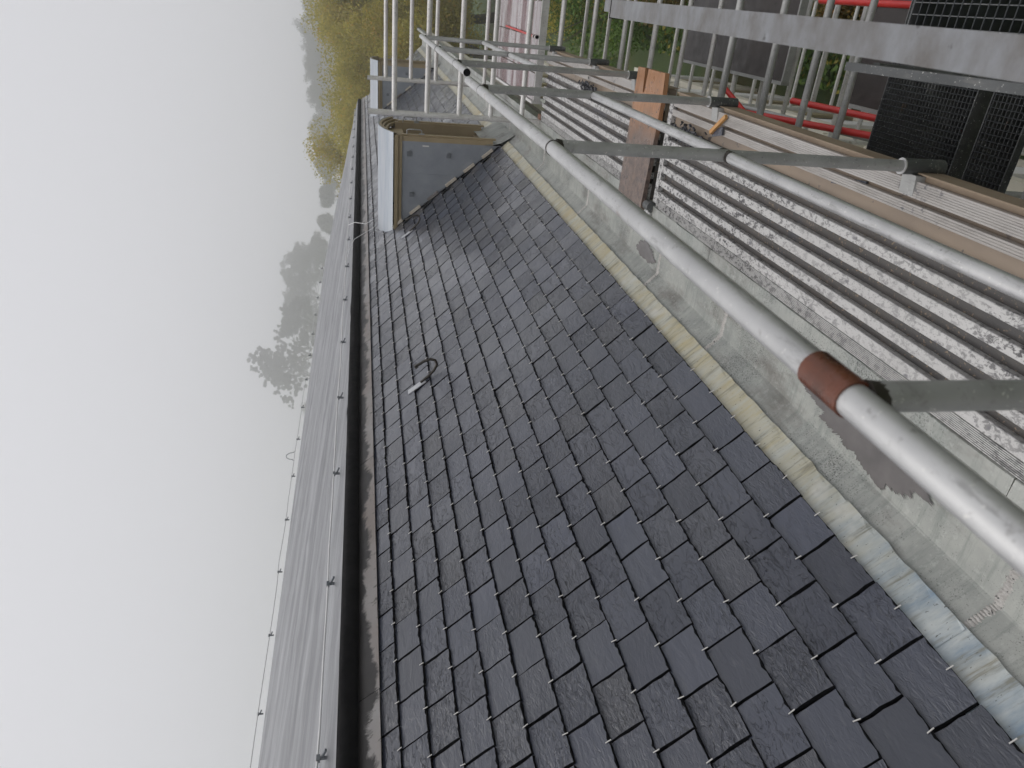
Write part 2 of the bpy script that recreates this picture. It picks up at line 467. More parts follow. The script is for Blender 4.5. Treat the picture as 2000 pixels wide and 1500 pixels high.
def _dirty_water():
    t = NT('dirty_water')
    c = t.mix(t.ramp(t.noise(8, 4), .3, .7), (.10,.092,.09), (.155,.143,.138))
    t.set(Base_Color=c, Roughness=.16, Specular_IOR_Level=.5, Normal=t.bump(t.noise(30, 3), .04, .002)); return t.m
M['water'] = _dirty_water()
def _ply_red():
    t = NT('red_brown_film_plywood')
    c = t.mix(t.ramp(t.noise(2.6, 4, .6, t.mapped((1.5,.10,1))), .49, .53), (.36,.325,.33), (.10,.03,.032))
    c = t.mix(t.ramp(t.noise(9, 5, .7, t.mapped((2.2,.25,1))), .5, .62, 0, .7), c, (.20,.13,.135))
    t.set(Base_Color=c, Roughness=t.ramp(t.noise(6, 4), .3, .7, .12, .35), Normal=t.bump(t.noise(20, 4), .1, .002)); return t.m
M['ply_red'] = _ply_red()
def _ground():
    t = NT('lawn')
    c = t.mix(t.ramp(t.noise(.5, 6, .7), .35, .65), (.035,.065,.016), (.075,.105,.025))
    c = t.mix(t.ramp(t.noise(.16, 4, .6), .5, .7, 0, .8), c, (.13,.10,.035))
    c = t.mix(t.ramp(t.noise(14, 4, .7), .4, .7, 0, .6), c, (.02,.035,.01))
    t.set(Base_Color=c, Roughness=.9, Normal=t.bump(t.noise(20, 5, .8), .8, .06)); return t.m
M['ground'] = _ground()

# ------------------------------------------------------------------ shared geometry
GZ = -11.0                        # ground level below the camera
EY, EZ = 1.637, -1.70             # lower edge of the slates
PIT = radians(50); C, S = cos(PIT), sin(PIT)
def SL(x, s, h=0.0):
    """a point on the slate slope: x along, s up the slope, h out of it"""
    return Vector((x, EY + s*C - h*S, EZ + s*S + h*C))
TOP_S = 2.13                      # where the flashing covers the top course
GAUGE, PITCHX, SW = 0.156, 0.239, 0.2320
X_NEAR, X_FAR = -1.6, 23.9
RIDGE_Y, RIDGE_Z, RIDGE_X1 = 7.0, 1.10, 20.16
D1X, D2X, DW = 9.24, 18.95, 1.16  # two dormers

# ------------------------------------------------------------------ the ground and what lies around
g = MB(); N = 80
gx = np.linspace(-480, 520, N+1); gy = np.linspace(-480, 520, N+1)
def terrain(x, y):
    """flat round the building, a wooded hill rising beyond"""
    d = max(0.0, min(1.0, (math.hypot(x, y) - 120)/280)); d = d*d*(3-2*d)
    k = max(0.0, min(1.0, (math.atan2(y, max(x, 1.0)) + .05)/.5)) if x > 0 else .6
    return GZ + d*(9 + 24*k)
vs = [(x, y, terrain(x, y)) for x in gx for y in gy]
fs = [(i*(N+1)+j, (i+1)*(N+1)+j, (i+1)*(N+1)+j+1, i*(N+1)+j+1) for i in range(N) for j in range(N)]
g.add(vs, fs, smooth=True)
tag(g.build('ground', M['ground']), kind='structure')

# ------------------------------------------------------------------ the building
building = thing('slate_roofed_building', (10, 6, GZ), 'long building with wet dark slate mansard roof, felt upper roof and zinc eaves gutter', 'building')

# walls, soffit, facade bays (seen only far below the scaffold deck, at a grazing angle)
MB().box((X_NEAR, 1.75, GZ), (23.95, 12.2, -1.95)).build('wall', M['white'], building)
MB().box((X_NEAR, 1.05, -2.06), (24.3, 1.80, -1.951)).build('soffit', M['cream'], building)
fx = 23.0; k = 0
while fx > 5:
    w = MB().box((fx-.55, 1.60, GZ+.01), (fx+.05, 1.749, -2.065)); w.build('pilaster', M['cream'] if k % 2 else M['white'], building)
    for z0, z1 in ((-4.9, -2.9), (-8.2, -6.2), (-10.9, -9.4)):
        win = MB().box((fx-1.75, 1.735, z0), (fx-.95, 1.745, z1)).build('window', M['glass'], building)
        MB().box((fx-1.83, 1.70, z1), (fx-.87, 1.7485, z1+.12)).build('lintel', M['cream'], win)
        MB().box((fx-1.83, 1.62, z0-.1), (fx-.87, 1.7485, z0)).build('sill', M['cream'], win)
        MB().box((fx-.94, 1.66, z0), (fx-.60, 1.72, z1)).build('shutter', M['khaki'], win)
        MB().box((fx-2.10, 1.66, z0), (fx-1.77, 1.72, z1)).build('shutter', M['khaki'], win)
    fx -= 2.2; k += 1
for z in (-5.6, -8.9):
    MB().box((X_NEAR, 1.55, z), (24.1, 1.7495, z+.28)).build('string_course', M['cream'], building)

# boarding under the slates (dark, only seen in the joints)
b = MB()
a0, a1 = SL(X_NEAR, -.03, -.022), SL(X_FAR + 1.36 + .02, -.03, -.022)
b0, b1 = SL(X_NEAR, 2.27, -.022), SL(X_FAR - .02, 2.27, -.022)
b.add([a0, a1, b1, b0], [(0,1,2,3)])
slope = b.build('roof_slope', M['boarding'], building)
# hipped far end of the mansard
b = MB(); p0 = SL(X_FAR+1.37, -.03, -.022); p1 = SL(X_FAR, 2.27, -.022)
b.add([p0, (p0.x, 12.5, p0.z), (p1.x, 11.0, p1.z), p1], [(0,1,2,3)]); b.build('hip_end', M['slate'], building)

# ---- slates
def slate_variant(seed):
    r = random.Random(seed); m = MB(); hw = SW/2; th = .018; L = .166
    nb = 12; bot = []
    for i in range(nb+1):
        x = -hw + 2*hw*i/nb
        j = r.uniform(-.0006, .0006)
        if r.random() < .14: j += r.uniform(.001, .003)
        if i in (0, nb) and r.random() < .2: j += r.uniform(.001, .004)
        bot.append((x + (r.uniform(-.003,.003) if 0 < i < nb else 0), j))
    ys = (.035, .075, .115, L)
    lf = [(-hw + r.uniform(-.0008,.0008), y) for y in ys]
    rt = [(hw + r.uniform(-.0008,.0008), y) for y in ys]
    n = nb+1; k = len(ys)
    chip = lambda: r.uniform(.0008, .0022) if r.random() < .74 else r.uniform(.003, .0085)
    v = [(x, y, 0) for x, y in bot] + [(x, y + .0003, th*.78) for x, y in bot]
    v += [(x*.99, y + chip(), th) for x, y in bot]
    B = len(v)
    v += [(x, y, 0) for x, y in lf] + [(x + min(chip(), .005), y, th) for x, y in lf]
    v += [(x, y, 0) for x, y in rt] + [(x - min(chip(), .005), y, th) for x, y in rt]
    f = []
    for i in range(nb):
        f.append((i, i+1, n+i+1, n+i)); f.append((n+i, n+i+1, 2*n+i+1, 2*n+i))
    f.append((0, n, 2*n, B+k, B))
    f += [(B+i, B+k+i, B+k+i+1, B+i+1) for i in range(k-1)]
    f.append((nb, B+2*k, B+3*k, 2*n+nb, n+nb))
    f += [(B+2*k+i, B+2*k+i+1, B+3*k+i+1, B+3*k+i) for i in range(k-1)]
    f.append(tuple(2*n+i for i in range(nb+1)) + tuple(B+3*k+i for i in range(k)) + tuple(B+k+i for i in reversed(range(k))))
    m.add(v, f); m.edge = [1]*(len(f)-1) + [0]; return m
variants = [slate_variant(100+i) for i in range(16)]
vmesh = []
for i, vmb in enumerate(variants):
    me = vmb.mesh('slate'); me.materials.append(M['slate']); me.materials.append(M['slate_edge']); me.polygons.foreach_set('material_index', vmb.edge); vmesh.append(me)

TILT = radians(5.0)
def slate_ok(x, s):
    if x - SW/2 < X_NEAR: return False
    if x + SW/2 > X_FAR + (2.12 - s - .1)*C: return False
    for dx in (D1X, D2X):
        if dx - .02 < x + SW*.2 and x - SW*.2 < dx + DW + .02 and s < 1.62: return False
    return True
spots = []
for row in range(14):
    s = row * GAUGE
    x = 1.068 + PITCHX/2 + (PITCHX/2 if row % 2 else 0)
    k0 = int((X_NEAR - x)/PITCHX) - 1; k1 = int((27 - x)/PITCHX) + 1
    for kk in range(k0, k1):
        xx = x + kk*PITCHX
        if slate_ok(xx, s): spots.append((xx, s, row))
def in_view(p):
    c = Vector((p.dot(_r2), p.dot(_d2), p.dot(_fw)))
    if c.z < .2: return None
    u, v = 1400*c.x/c.z, 1400*c.y/c.z
    if abs(u) > 790 or abs(v) > 1040: return None
    return c.z
ranked = []
for i, (x, s, row) in enumerate(spots):
    z = in_view(SL(x, s + .07)); ranked.append((z if z is not None else 1e6, i))
ranked.sort()
near_ids = set(i for z, i in ranked[:300] if z < 1e5)
rest = MB(); hooks = MB(); rest_idx = []
for i, (x, s, row) in enumerate(spots):
    rr = random.Random(i*31+5)
    v = rr.randrange(len(vmesh))
    tilt = PIT - TILT + radians(rr.gauss(0, .5)); yaw = radians(rr.gauss(0, .35))
    h = .0035 + rr.uniform(0, .0022)
    loc = SL(x + rr.gauss(0, .0012), s + rr.gauss(0, .0016), h)
    mw = Matrix.Translation(loc) @ Euler((tilt, 0, 0)).to_matrix().to_4x4() @ Matrix.Rotation(yaw, 4, 'Z') @ Matrix.Rotation(radians(rr.gauss(0,.3)), 4, 'Y')
    if i in near_ids:
        o = bpy.data.objects.new('slate', vmesh[v]); col.objects.link(o)
        o.parent = slope
        off = building.location + slope.location
        o.matrix_basis = Matrix.Translation(-off) @ mw
    else:
        q = variants[v]
        rest.add([mw @ Vector(p) for p in q.v], q.f, rnd=rr.random()*.98+.01); rest_idx += q.edge
    # wire hook folded over the slate's tail
    if rr.random() < .96:
        c = SL(x + rr.gauss(0, .002), s + .002, h + .0210)
        ux = Vector((1, rr.gauss(0,.12)*C, rr.gauss(0,.12)*S))
        up = Vector((rr.gauss(0,.10), C, S)).normalized()
        hooks.obox(c, Vector((.0016,0,0)), up*.0125, Vector((0,-S,C))*.0016)
o = tag(rest.build('distant_slates', M['slate'], slope), kind='stuff'); o.data.materials.append(M['slate_edge']); o.data.polygons.foreach_set('material_index', rest_idx)
tag(hooks.build('slate_hooks', M['hook'], slope), kind='stuff')

# ---- top flashing, nosing roll, upper felt roof
def wavy(seed, a, b):
    r = random.Random(seed); tab = {}
    def f(i, j):
        if (i, j) not in tab: tab[(i, j)] = (r.gauss(0, a), r.gauss(0, b))
        return tab[(i, j)]
    return f
for k in range(13):
    x0 = X_NEAR + k*2.0; x1 = min(x0 + 1.994, X_FAR - .03*(k == 12))
    e = []
    for s, h in ((TOP_S, .0245), (TOP_S, .028), (2.20, .029), (2.29, .026)):
        p = SL(0, s, h); e.append((p.y, p.z))
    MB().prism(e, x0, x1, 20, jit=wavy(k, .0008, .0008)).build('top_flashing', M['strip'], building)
# roll: half-round nosing of the felt roof
cy, cz = 3.094, .096; rr = .052
prof = [(cy + .03, cz - .075)] + [(cy + rr*cos(radians(a)), cz + rr*sin(radians(a))) for a in range(275, 95, -15)] + [(3.10, .150)]
MB().prism(prof, X_NEAR, X_FAR, 120, smooth=True, jit=wavy(3, .0022, .0022)).build('nosing_roll', M['bitumen'], building)
u = MB(); nx, ny = 150, 14
def upper(x, t):
    y = 3.085 + (RIDGE_Y - 3.085)*t; z = .149 + (RIDGE_Z - .149)*t
    return y, z
vs = []; rw = random.Random(11)
for i in range(nx+1):
    for j in range(ny+1):
        t = (j/ny)**1.5
        xe = X_FAR + (RIDGE_X1 - X_FAR)*t
        x = X_NEAR + (xe - X_NEAR)*i/nx
        y, z = upper(x, t)
        vs.append((x, y, z + (0 if j in (0, ny) else rw.gauss(0, .0035))))
fs = [(i*(ny+1)+j, (i+1)*(ny+1)+j, (i+1)*(ny+1)+j+1, i*(ny+1)+j+1) for i in range(nx) for j in range(ny)]
u.add(vs, fs, smooth=True)
u.build('felt_roof', M['felt'], building)
b = MB(); b.add([(X_NEAR, RIDGE_Y, RIDGE_Z), (RIDGE_X1, RIDGE_Y, RIDGE_Z), (X_FAR, 10.9, .15), (X_NEAR, 10.9, .15)], [(0,1,2,3)])
b.add([(RIDGE_X1, RIDGE_Y, RIDGE_Z), (X_FAR, 3.085, .149), (X_FAR, 10.9, .15)], [(0,1,2)]); b.build('rear_felt_roof', M['felt'], building)

# ---- lightning conductor: lower wire and ridge wire with clamps (parts of the building's roof)
def conductor(y, z, x0, x1, step, first, name, rs):
    r = random.Random(rs); pts = []
    x = x0
    while x < x1:
        pts.append((x, y + r.gauss(0,.004), z + r.gauss(0,.004))); x += .45
    wire = MB().tube(pts, .0062, 6).build(name, M['wire'], building)
    x = first - step*4
    while x < x1:
        if x > x0:
            c = MB().box((x-.016, y-.010, z-.010), (x+.016, y+.012, z+.008)).box((x-.006, y-.007, z-.055), (x+.006, y+.007, z-.010))
            c.obox((x+.008, y-.022, z-.028), Vector((.003,-.022,-.010)), Vector((.007,0,0)), Vector((0,.002,-.005)))
            c.build('conductor_clamp', M['clamp'], wire)
        x += step
    return wire
conductor(3.31, .245, X_NEAR, X_FAR-.3, 1.18, 2.29, 'lower_conductor', 1)
conductor(RIDGE_Y, RIDGE_Z+.075, X_NEAR, RIDGE_X1, 1.09, 5.44, 'ridge_conductor', 2)
lp = [(10.38 - .14, RIDGE_Y, RIDGE_Z+.075)] + [(10.38 - .10*cos(a)+.0, RIDGE_Y, RIDGE_Z+.11 + .10*sin(a)) for a in np.linspace(0, pi, 9)] + [(10.38+.14, RIDGE_Y, RIDGE_Z+.075)]
MB().tube(lp, .006, 6).build('expansion_loop', M['clamp'], building)
# two thin earth wires from the conductor down to the dormer roof
for xo, xd in ((9.55, 9.75), (11.3, 10.15)):
    pts = [(xo, 3.31, .245), (xo*.6+xd*.4, 3.16, .20), (xd*.7+xo*.3, 3.03, .13), (xd, 2.95, -.02), (xd, 2.88, -.13)]
    MB().tube(pts, .004, 6).build('earth_wire', M['wire'], building)

# ---- lead apron in overlapping lengths
xs = [X_NEAR, -.6, .35, 1.30, 1.9, 2.9, 3.78, 4.7, 5.6, 6.5, 7.4, 8.3, 9.2]
xs2 = [10.45, 11.4, 12.4, 13.4, 14.4, 15.4, 16.4, 17.5, 18.9]
xs3 = [20.15, 21.2, 22.3, 23.4, 25.2]
for seq in (xs, xs2, xs3):
    for i in range(len(seq)-1):
        x0, x1 = seq[i] - .03, seq[i+1] - .003*(i % 2)
        lift = .0022*(i % 2)
        e = []
        for s, h in ((.05, -.006), (0.0, -.004), (-.05, .001), (-.100, .004), (-.117, .005), (-.1185, .001)):
            p = SL(0, s, h + lift); e.append((p.y, p.z))
        jr = random.Random(i*7+3); tab = {}
        def jit(a, j, jr=jr, tab=tab):
            if (a, j) not in tab:
                tab[(a, j)] = 0 if j < 2 else jr.gauss(0, .0011)
            d = tab[(a, j)]
            if j >= 4:
                if (a, 'e') not in tab: tab[(a, 'e')] = jr.gauss(0, .0021)
                d2 = tab[(a, 'e')]
                return (-S*d + C*d2, C*d + S*d2)
            return (-S*d, C*d)
        MB().prism(e, x0, x1, max(6, int((x1-x0)/.045)), jit=jit).build('lead_apron', M['apron'], building)

# ---- box gutter, welded lengths
gut = [(SL(0,-.055,-.018).y, SL(0,-.055,-.018).z), (1.4905, -1.868), (1.482, -1.873), (1.30, -1.874), (1.15, -1.873), (1.14, -1.868), (1.098, -1.738), (1.066, -1.702), (1.009, -1.699), (1.0065, -1.704), (1.0065, -1.80)]
wx = [X_NEAR, 1.285, 3.235, 4.20, 5.9, 7.6, 9.6, 11.6, 13.6, 15.6, 17.6, 19.6, 21.6, 23.6, 25.3]
for i in range(len(wx)-1):
    gp = MB().prism(gut, wx[i]+.0015, wx[i+1]-.0015, 14, jit=wavy(40+i, .0009, .0009)).build('gutter_length', M['gutter'], building)
    if i and i < 9:
        x = wx[i]; w = MB(); rw = random.Random(i)
        for j in range(5):                              # lumpy weld bead following the gutter profile
            (ya, za), (yb, zb) = gut[j], gut[j+1]
            L = math.hypot(yb-ya, zb-za); nb = max(1, int(L/.011))
            for q in range(nb):
                t = (q+.5)/nb; y, z = ya+(yb-ya)*t, za+(zb-za)*t
                rr_ = rw.uniform(.006, .010); wd = rw.uniform(.015, .023)
                ny_, nz_ = -(zb-za)/L, (yb-ya)/L
                if nz_ < 0: ny_, nz_ = -ny_, -nz_
                cc = Vector((x + rw.gauss(0,.002), y, z))
                pts = []
                for aa in range(6):
                    th = pi*2*aa/6
                    pts.append(cc + Vector((cos(th)*wd, sin(th)*rr_*(yb-ya)/L, sin(th)*rr_*(zb-za)/L)))
                tip = [cc + Vector((cos(pi*2*aa/6)*wd*.55, sin(pi*2*aa/6)*rr_*.5*(yb-ya)/L, sin(pi*2*aa/6)*rr_*.5*(zb-za)/L)) + Vector((0, ny_, nz_))*.0055 for aa in range(6)]
                w.add(pts+tip, [(a_, (a_+1)%6, 6+(a_+1)%6, 6+a_) for a_ in range(6)] + [(6,7,8,9,10,11)], smooth=True)
        w.build('weld_bead', M['weld'], gp)

# ---- dormers
def dormer(x0, detail=True):
    d = group_part('dormer', building)
    yf, zt, zs = 1.63, -.44, -.373
    x1 = x0 + DW; xm = (x0+x1)/2; rise = .173
    yb = EY + (zt-EZ)/S*C                     # where the cheek top runs into the slope
    for xc, sgn in ((x0, 1), (x1, -1)):
        c = MB(); xa, xb = (xc, xc + .03*sgn)
        tri = [(yf, -1.74), (yf, zt), (yb+.03, zt), (yb+.03-.04, zt-.05)]
        tri = [(yf, EZ-.03), (yf, zt), (yb+.02, zt), (EY+.02*C, EZ+.0)]
        vs = [(xa, y, z) for y, z in tri] + [(xb, y, z) for y, z in tri]
        c.add(vs, [(0,1,2,3), (7,6,5,4), (0,4,5,1), (1,5,6,2), (2,6,7,3), (3,7,4,0)])
        cheek = c.build('cheek', M['cheek'], d)
        if sgn == 1:
            for y, z in ((1.78, -.56), (1.78, -1.05), (2.28, -.60)):
                MB().box((xc-.012, y-.028, z-.028), (xc-.001, y+.028, z+.028)).box((xc-.03, y-.03, z-.02), (xc-.012, y-.018, z+.02)).build('cheek_clip', M['clamp'], cheek)
            MB().box((xc-.004, 2.02, -1.12), (xc-.0005, 2.04, zt-.032)).build('cheek_seam', M['cheek'], cheek)
            MB().box((xc-.006, 1.67, -.80), (xc-.001, 1.685, -.72)).build('cheek_scratch', M['tape'], cheek)
        # stepped soakers along the slope
        for q in range(6):
            s0 = .10 + q*.29
            f = MB(); p = SL(xc - .024*sgn, s0 + .085, .040)
            f.obox(p, Vector((.016,0,0)), Vector((0,C,S))*.082, Vector((0,-S,C))*.016)
            f.build('soaker', M['beige'] if q != 3 else M['strip'], d)
        f = MB(); p = SL(xc - .010*sgn, .88, .016)
        f.obox(p, Vector((.022,0,0)), Vector((0,C,S))*.86, Vector((0,-S,C))*.006); f.build('soaker_strip', M['bitumen'], d)
        # tan cornice along the cheek top
        pr = [(0, zt-.03), (-.018, zt-.03), (-.022, zt), (-.045, zt+.022), (-.05, zs-.004), (0, zs-.004)]
        f = MB(); k = len(pr); vs = [(xc + a*sgn, yf-.075, z) for a, z in pr] + [(xc + a*sgn, yb+.1, z) for a, z in pr]
        f.add(vs, [(i, (i+1)%k, k+(i+1)%k, k+i) for i in range(k)] + [tuple(range(k)), tuple(reversed(range(k, 2*k)))])
        f.build('cornice', M['tan'], d)
    # barrel roof running back into the slope
    def arc(n, r_out=0.0, ext=.05):
        hw = DW/2 + ext; rad = (hw*hw + rise*rise)/(2*rise); a0 = math.asin(hw/rad)
        return [(xm + (rad+r_out)*sin(-a0 + 2*a0*i/n), zs + rise - rad + (rad+r_out)*cos(-a0 + 2*a0*i/n)) for i in range(n+1)]
    ar = arc(16); f = MB(); vs = []
    for x, z in ar: vs.append((x, yf-.10, z+.012))
    for x, z in ar: vs.append((x, EY + (z+.03-EZ)/S*C + .05, z+.012))
    for x, z in ar: vs.append((x, yf-.10, z-.006))
    n = 17
    f.add(vs, [(i, i+1, n+i+1, n+i) for i in range(16)], smooth=True)
    f.add(vs, [(i+1, i, 2*n+i, 2*n+i+1) for i in range(16)])
    roof = f.build('barrel_roof', M['zinc'], d)
    f = MB(); f.tube([(xm-.3, EY + (zs+.09-EZ)/S*C + .02, zs+.10), (xm, EY + (zs+rise-EZ)/S*C + .05, zs+rise+.012), (xm+.3, EY + (zs+.09-EZ)/S*C + .02, zs+.10)], .012, 6)
    f.build('lead_weather_strip', M['apron'], roof)
    # stepped arch moulding on the front
    for q, (ro, y0, y1, th) in enumerate(((.0, -.098, -.03, .035), (-.035, -.075, -.02, .035), (-.07, -.05, -.01, .04))):
        a1, a2 = arc(16, ro-.007), arc(16, ro-th)
        f = MB(); n = 17
        vs = [(x, yf+y0, z) for x, z in a1] + [(x, yf+y0, z) for x, z in a2] + [(x, yf+y1, z) for x, z in a2]
        f.add(vs, [(i, n+i, n+i+1, i+1) for i in range(16)] + [(n+i, 2*n+i, 2*n+i+1, n+i+1) for i in range(16)])
        f.build('arch_moulding', M['tan'], d)
    # front: jambs, sill, casement
    for xa, xb in ((x0+.001, x0+.13), (x1-.13, x1-.001)):
        MB().box((xa, yf-.055, EZ+.10), (xb, yf+.14, zt+.02)).box((xa+.03, yf-.075, EZ+.06), (xb-.03, yf-.0555, zt-.02)).build('jamb', M['tan'], d)
    MB().box((x0+.131, yf+.05, EZ+.12), (x1-.131, yf+.14, EZ+.21)).build('sill', M['tan'], d)
    MB().box((x0+.131, yf+.02, zt-.08), (x1-.131, yf+.14, zt+.12)).build('head', M['tan'], d)
    MB().box((x0+.131, yf+.115, EZ+.211), (x1-.131, yf+.125, zt-.081)).build('pane', M['glass'], d)
    MB().box((xm-.035, yf+.085, EZ+.211), (xm+.035, yf+.114, zt-.081)).build('mullion', M['tan'], d)
    # lead dressed round the foot of the front
    f = MB(); e = [(yf-.005, EZ+.20), (yf-.02, EZ+.10), (yf-.05, EZ-.0), (yf-.10, EZ-.09), (1.49, -1.865)]
    f.prism(e, x0-.03, x1+.03, 12, smooth=True, jit=wavy(9, .006, .006)); f.build('foot_flashing', M['gutter'], d)
    # bent rod holdfasts
    for xr in (x0+.06, x1-.10):
        z = -.53
        f = MB().tube([(xr, yf-.05, z), (xr, yf-.12, z), (xr, yf-.13, z-.02), (xr, yf-.13, z-.16), (xr, yf-.12, z-.18), (xr, yf-.05, z-.18)], .008, 6)
        f.box((xr-.02, yf-.085, z-.215), (xr+.02, yf-.0555, z-.15)); f.build('holdfast', M['galv_post'], d)
    return d
dormer(D1X); dormer(D2X)

# ------------------------------------------------------------------ roof safety hooks
def roof_hook(x, s, label):
    e = thing('roof_hook', SL(x, s, .02), label, 'roof hook', 'iron roof hooks on the slates')
    p = MB(); p.obox(SL(x+.0, s+.03, .022), Vector((.032,0,0)), Vector((0,C,S))*.085, Vector((0,-S,C))*.003)
    p.build('plate', M['white_plate'], e)
    q = .72
    pts = [SL(x + a*q, s + b*q, h*q + .008) for a, b, h in ((0,-.02,.03),(.005,-.12,.035),(.01,-.22,.05),(.015,-.285,.085),(.02,-.30,.13),(.025,-.27,.17),(.03,-.20,.195),(.035,-.10,.20))]
    sm = []
    for i in range(len(pts)-1):
        for t in (0, .5): sm.append(pts[i].lerp(pts[i+1], t))
    sm.append(pts[-1])
    MB().tube(sm, .011, 8).build('hook_bar', M['iron'], e)
    MB().obox(SL(x+.025, s-.068, .152), Vector((.015,0,0)), Vector((0,C,S))*.012, Vector((0,-S,C))*.012).build('hook_tip', M['iron'], e)
roof_hook(4.93, 1.66, 'curled black iron roof hook with pale plate alone amid the slates')
roof_hook(8.60, 1.50, 'black iron roof hook lying close beside the foot of the dormer cheek')

# ------------------------------------------------------------------ puddles in the gutter
def puddle(cx, cy_, pts, label):
    z = -1.8695; n = len(pts)
    m = MB(); vs = [(x, y, z) for x, y in pts]
    m.add(vs, [tuple(range(n))])
    o = m.build('puddle', M['water'], origin=(cx, cy_, z)); tag(o, label, 'puddle', 'puddles in the gutter')
def blob(x0, x1, y0, y1, seed, n=420):
    r = random.Random(seed); out = []; ph = [r.uniform(0, 6.28) for _ in range(6)]
    for i in range(n):
        a = 2*pi*i/n; k = 1 + r.gauss(0, .035) + .10*sin(3*a+ph[0]) + .07*sin(7*a+ph[1]) + .05*sin(13*a+ph[2]) + .04*sin(23*a+ph[3])
        x = (x0+x1)/2 + (x1-x0)/2*cos(a)*k; y = (y0+y1)/2 + (y1-y0)/2*sin(a)*k
        out.append((x, min(max(y, 1.152), 1.478)))
    return out
puddle(2.0, 1.3, blob(1.64, 2.42, 1.19, 1.455, 4), 'brown puddle lying in the gutter beside the rusty rail sleeve')
puddle(4.45, 1.45, blob(4.28, 4.62, 1.36, 1.475, 2), 'narrow dark puddle in the gutter short of the plywood plank')

# ------------------------------------------------------------------ scaffold deck
LIGHT = [(.958, 1.0045, 'g'), (.913, .9555, ''), (.844, .8786, ''), (.7647, .8026, ''), (.692, .7268, ''), (.618, .651, ''), (.545, .578, ''), (.4556, .4877, 'o'), (.3886, .439, 'o')]
def deck(x0, x1, label):
    e = thing('scaffold_deck', ((x0+x1)/2, .69, -1.80), label, 'scaffold deck', 'ribbed scaffold decks along the eaves')
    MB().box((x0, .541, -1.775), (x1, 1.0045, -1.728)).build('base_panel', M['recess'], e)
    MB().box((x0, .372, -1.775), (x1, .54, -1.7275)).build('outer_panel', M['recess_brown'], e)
    for i, (ya, yb, k) in enumerate(LIGHT):
        m = MB()
        if k == 'g':                     # fine grooved strip
            n = 8; w = (yb-ya)/n
            pr = [(ya, -1.727)]
            for q in range(n):
                pr += [(ya+q*w+.0004, -1.7005), (ya+(q+.62)*w, -1.7005), (ya+(q+.66)*w, -1.712), (ya+(q+.96)*w, -1.712)]
            pr += [(yb, -1.727)]
        elif k == 'o':
            n = int((yb-ya)/.0065); w = (yb-ya)/n
            pr = [(ya, -1.727)]
            for q in range(n):
                pr += [(ya+q*w+.0003, -1.7), (ya+(q+.78)*w, -1.7), (ya+(q+.82)*w, -1.7022), (ya+(q+.97)*w, -1.7022)]
            pr += [(yb, -1.727)]
        else:
            pr = [(ya, -1.727), (ya, -1.7015), (ya+.002, -1.6995), (yb-.002, -1.6995), (yb, -1.7015), (yb, -1.727)]
        m.prism(pr, x0+.002, x1-.002, 1, caps=True)
        m.build('rib', M['deck_outer'] if k == 'o' else M['deck'], e)
    # outer edge angle
    pr = [(.364, -1.80), (.364, -1.708), (.3665, -1.7065), (.369, -1.708), (.3695, -1.722), (.3875, -1.7235), (.3875, -1.7275), (.3715, -1.7275)]
    MB().prism(pr, x0, x1, 1, closed=True, caps=True).build('edge_angle', M['wood_edge'], e)
    return e
d1 = deck(-1.55, 4.02, 'near ribbed aluminium scaffold deck spattered with dark paint, beside the gutter')
MB().box((4.0215, .40, -1.76), (4.075, .985, -1.701)).build('end_profile', M['deck'], d1)
d2 = deck(4.19, 7.20, 'far ribbed scaffold deck beyond the brown plywood plank, beside the gutter')
# plywood plank bridging the gap between the decks
pl = MB()
out = [(4.62,1.085),(4.18,1.07),(4.145,.62),(4.135,.40),(4.15,.285),(4.42,.287),(4.435,.42),(4.46,.42),(4.475,.288),(4.60,.29),(4.61,.7)]
n = len(out)
pl.add([(x,y,-1.698) for x,y in out] + [(x,y,-1.671) for x,y in out], [tuple(range(n,2*n))[::-1], tuple(range(n))] + [(i,(i+1)%n,n+(i+1)%n,n+i) for i in range(n)])
tag(pl.build('plywood_plank', M['plank'], origin=(4.38,.7,-1.698)), 'wet orange-brown plywood plank laid across the gap between the two decks', 'plank')
# spring clip and loose coupler in the gap
cl = thing('scaffold_coupler', (4.08,1.03,-1.70), 'small steel coupler at the inner end of the brown plank', 'coupler')
MB().tube([(4.05,1.015,-1.69),(4.13,1.02,-1.69)], .03, 10).build('ring', M['galv_dark'], cl)
MB().tube([(4.09,1.03,-1.685),(4.09,1.09,-1.69)], .008, 6).build('bolt', M['galv'], cl)
MB().box((4.05,1.05,-1.70),(4.14,1.075,-1.685)).build('flap', M['galv_post'], cl)

# brackets carrying the decks off the wall
for k, x in enumerate((.2, 3.9, 4.32, 7.1)):
    e = thing('wall_bracket', (x, 1.74, -2.6), ('wall bracket under the near deck close to the camera', 'wall bracket under the near deck end by the plank', 'wall bracket under the far deck beside the plank', 'wall bracket under the far end of the far deck')[k], 'bracket', 'deck brackets on the wall')
    MB().tube([(x, .40, -1.925), (x, 1.75, -1.925)], .024, 10).tube([(x, .45, -1.90), (x, .45, -1.776)], .02, 8).tube([(x, .95, -1.90), (x, .95, -1.776)], .02, 8).build('arm', M['galv_post'], e)
    MB().tube([(x, .55, -1.95), (x, 1.75, -2.9)], .02, 8).build('strut', M['galv_post'], e)
    MB().box((x-.06, 1.735, -3.0), (x+.06, 1.749, -2.1)).build('wall_plate', M['galv_post'], e)

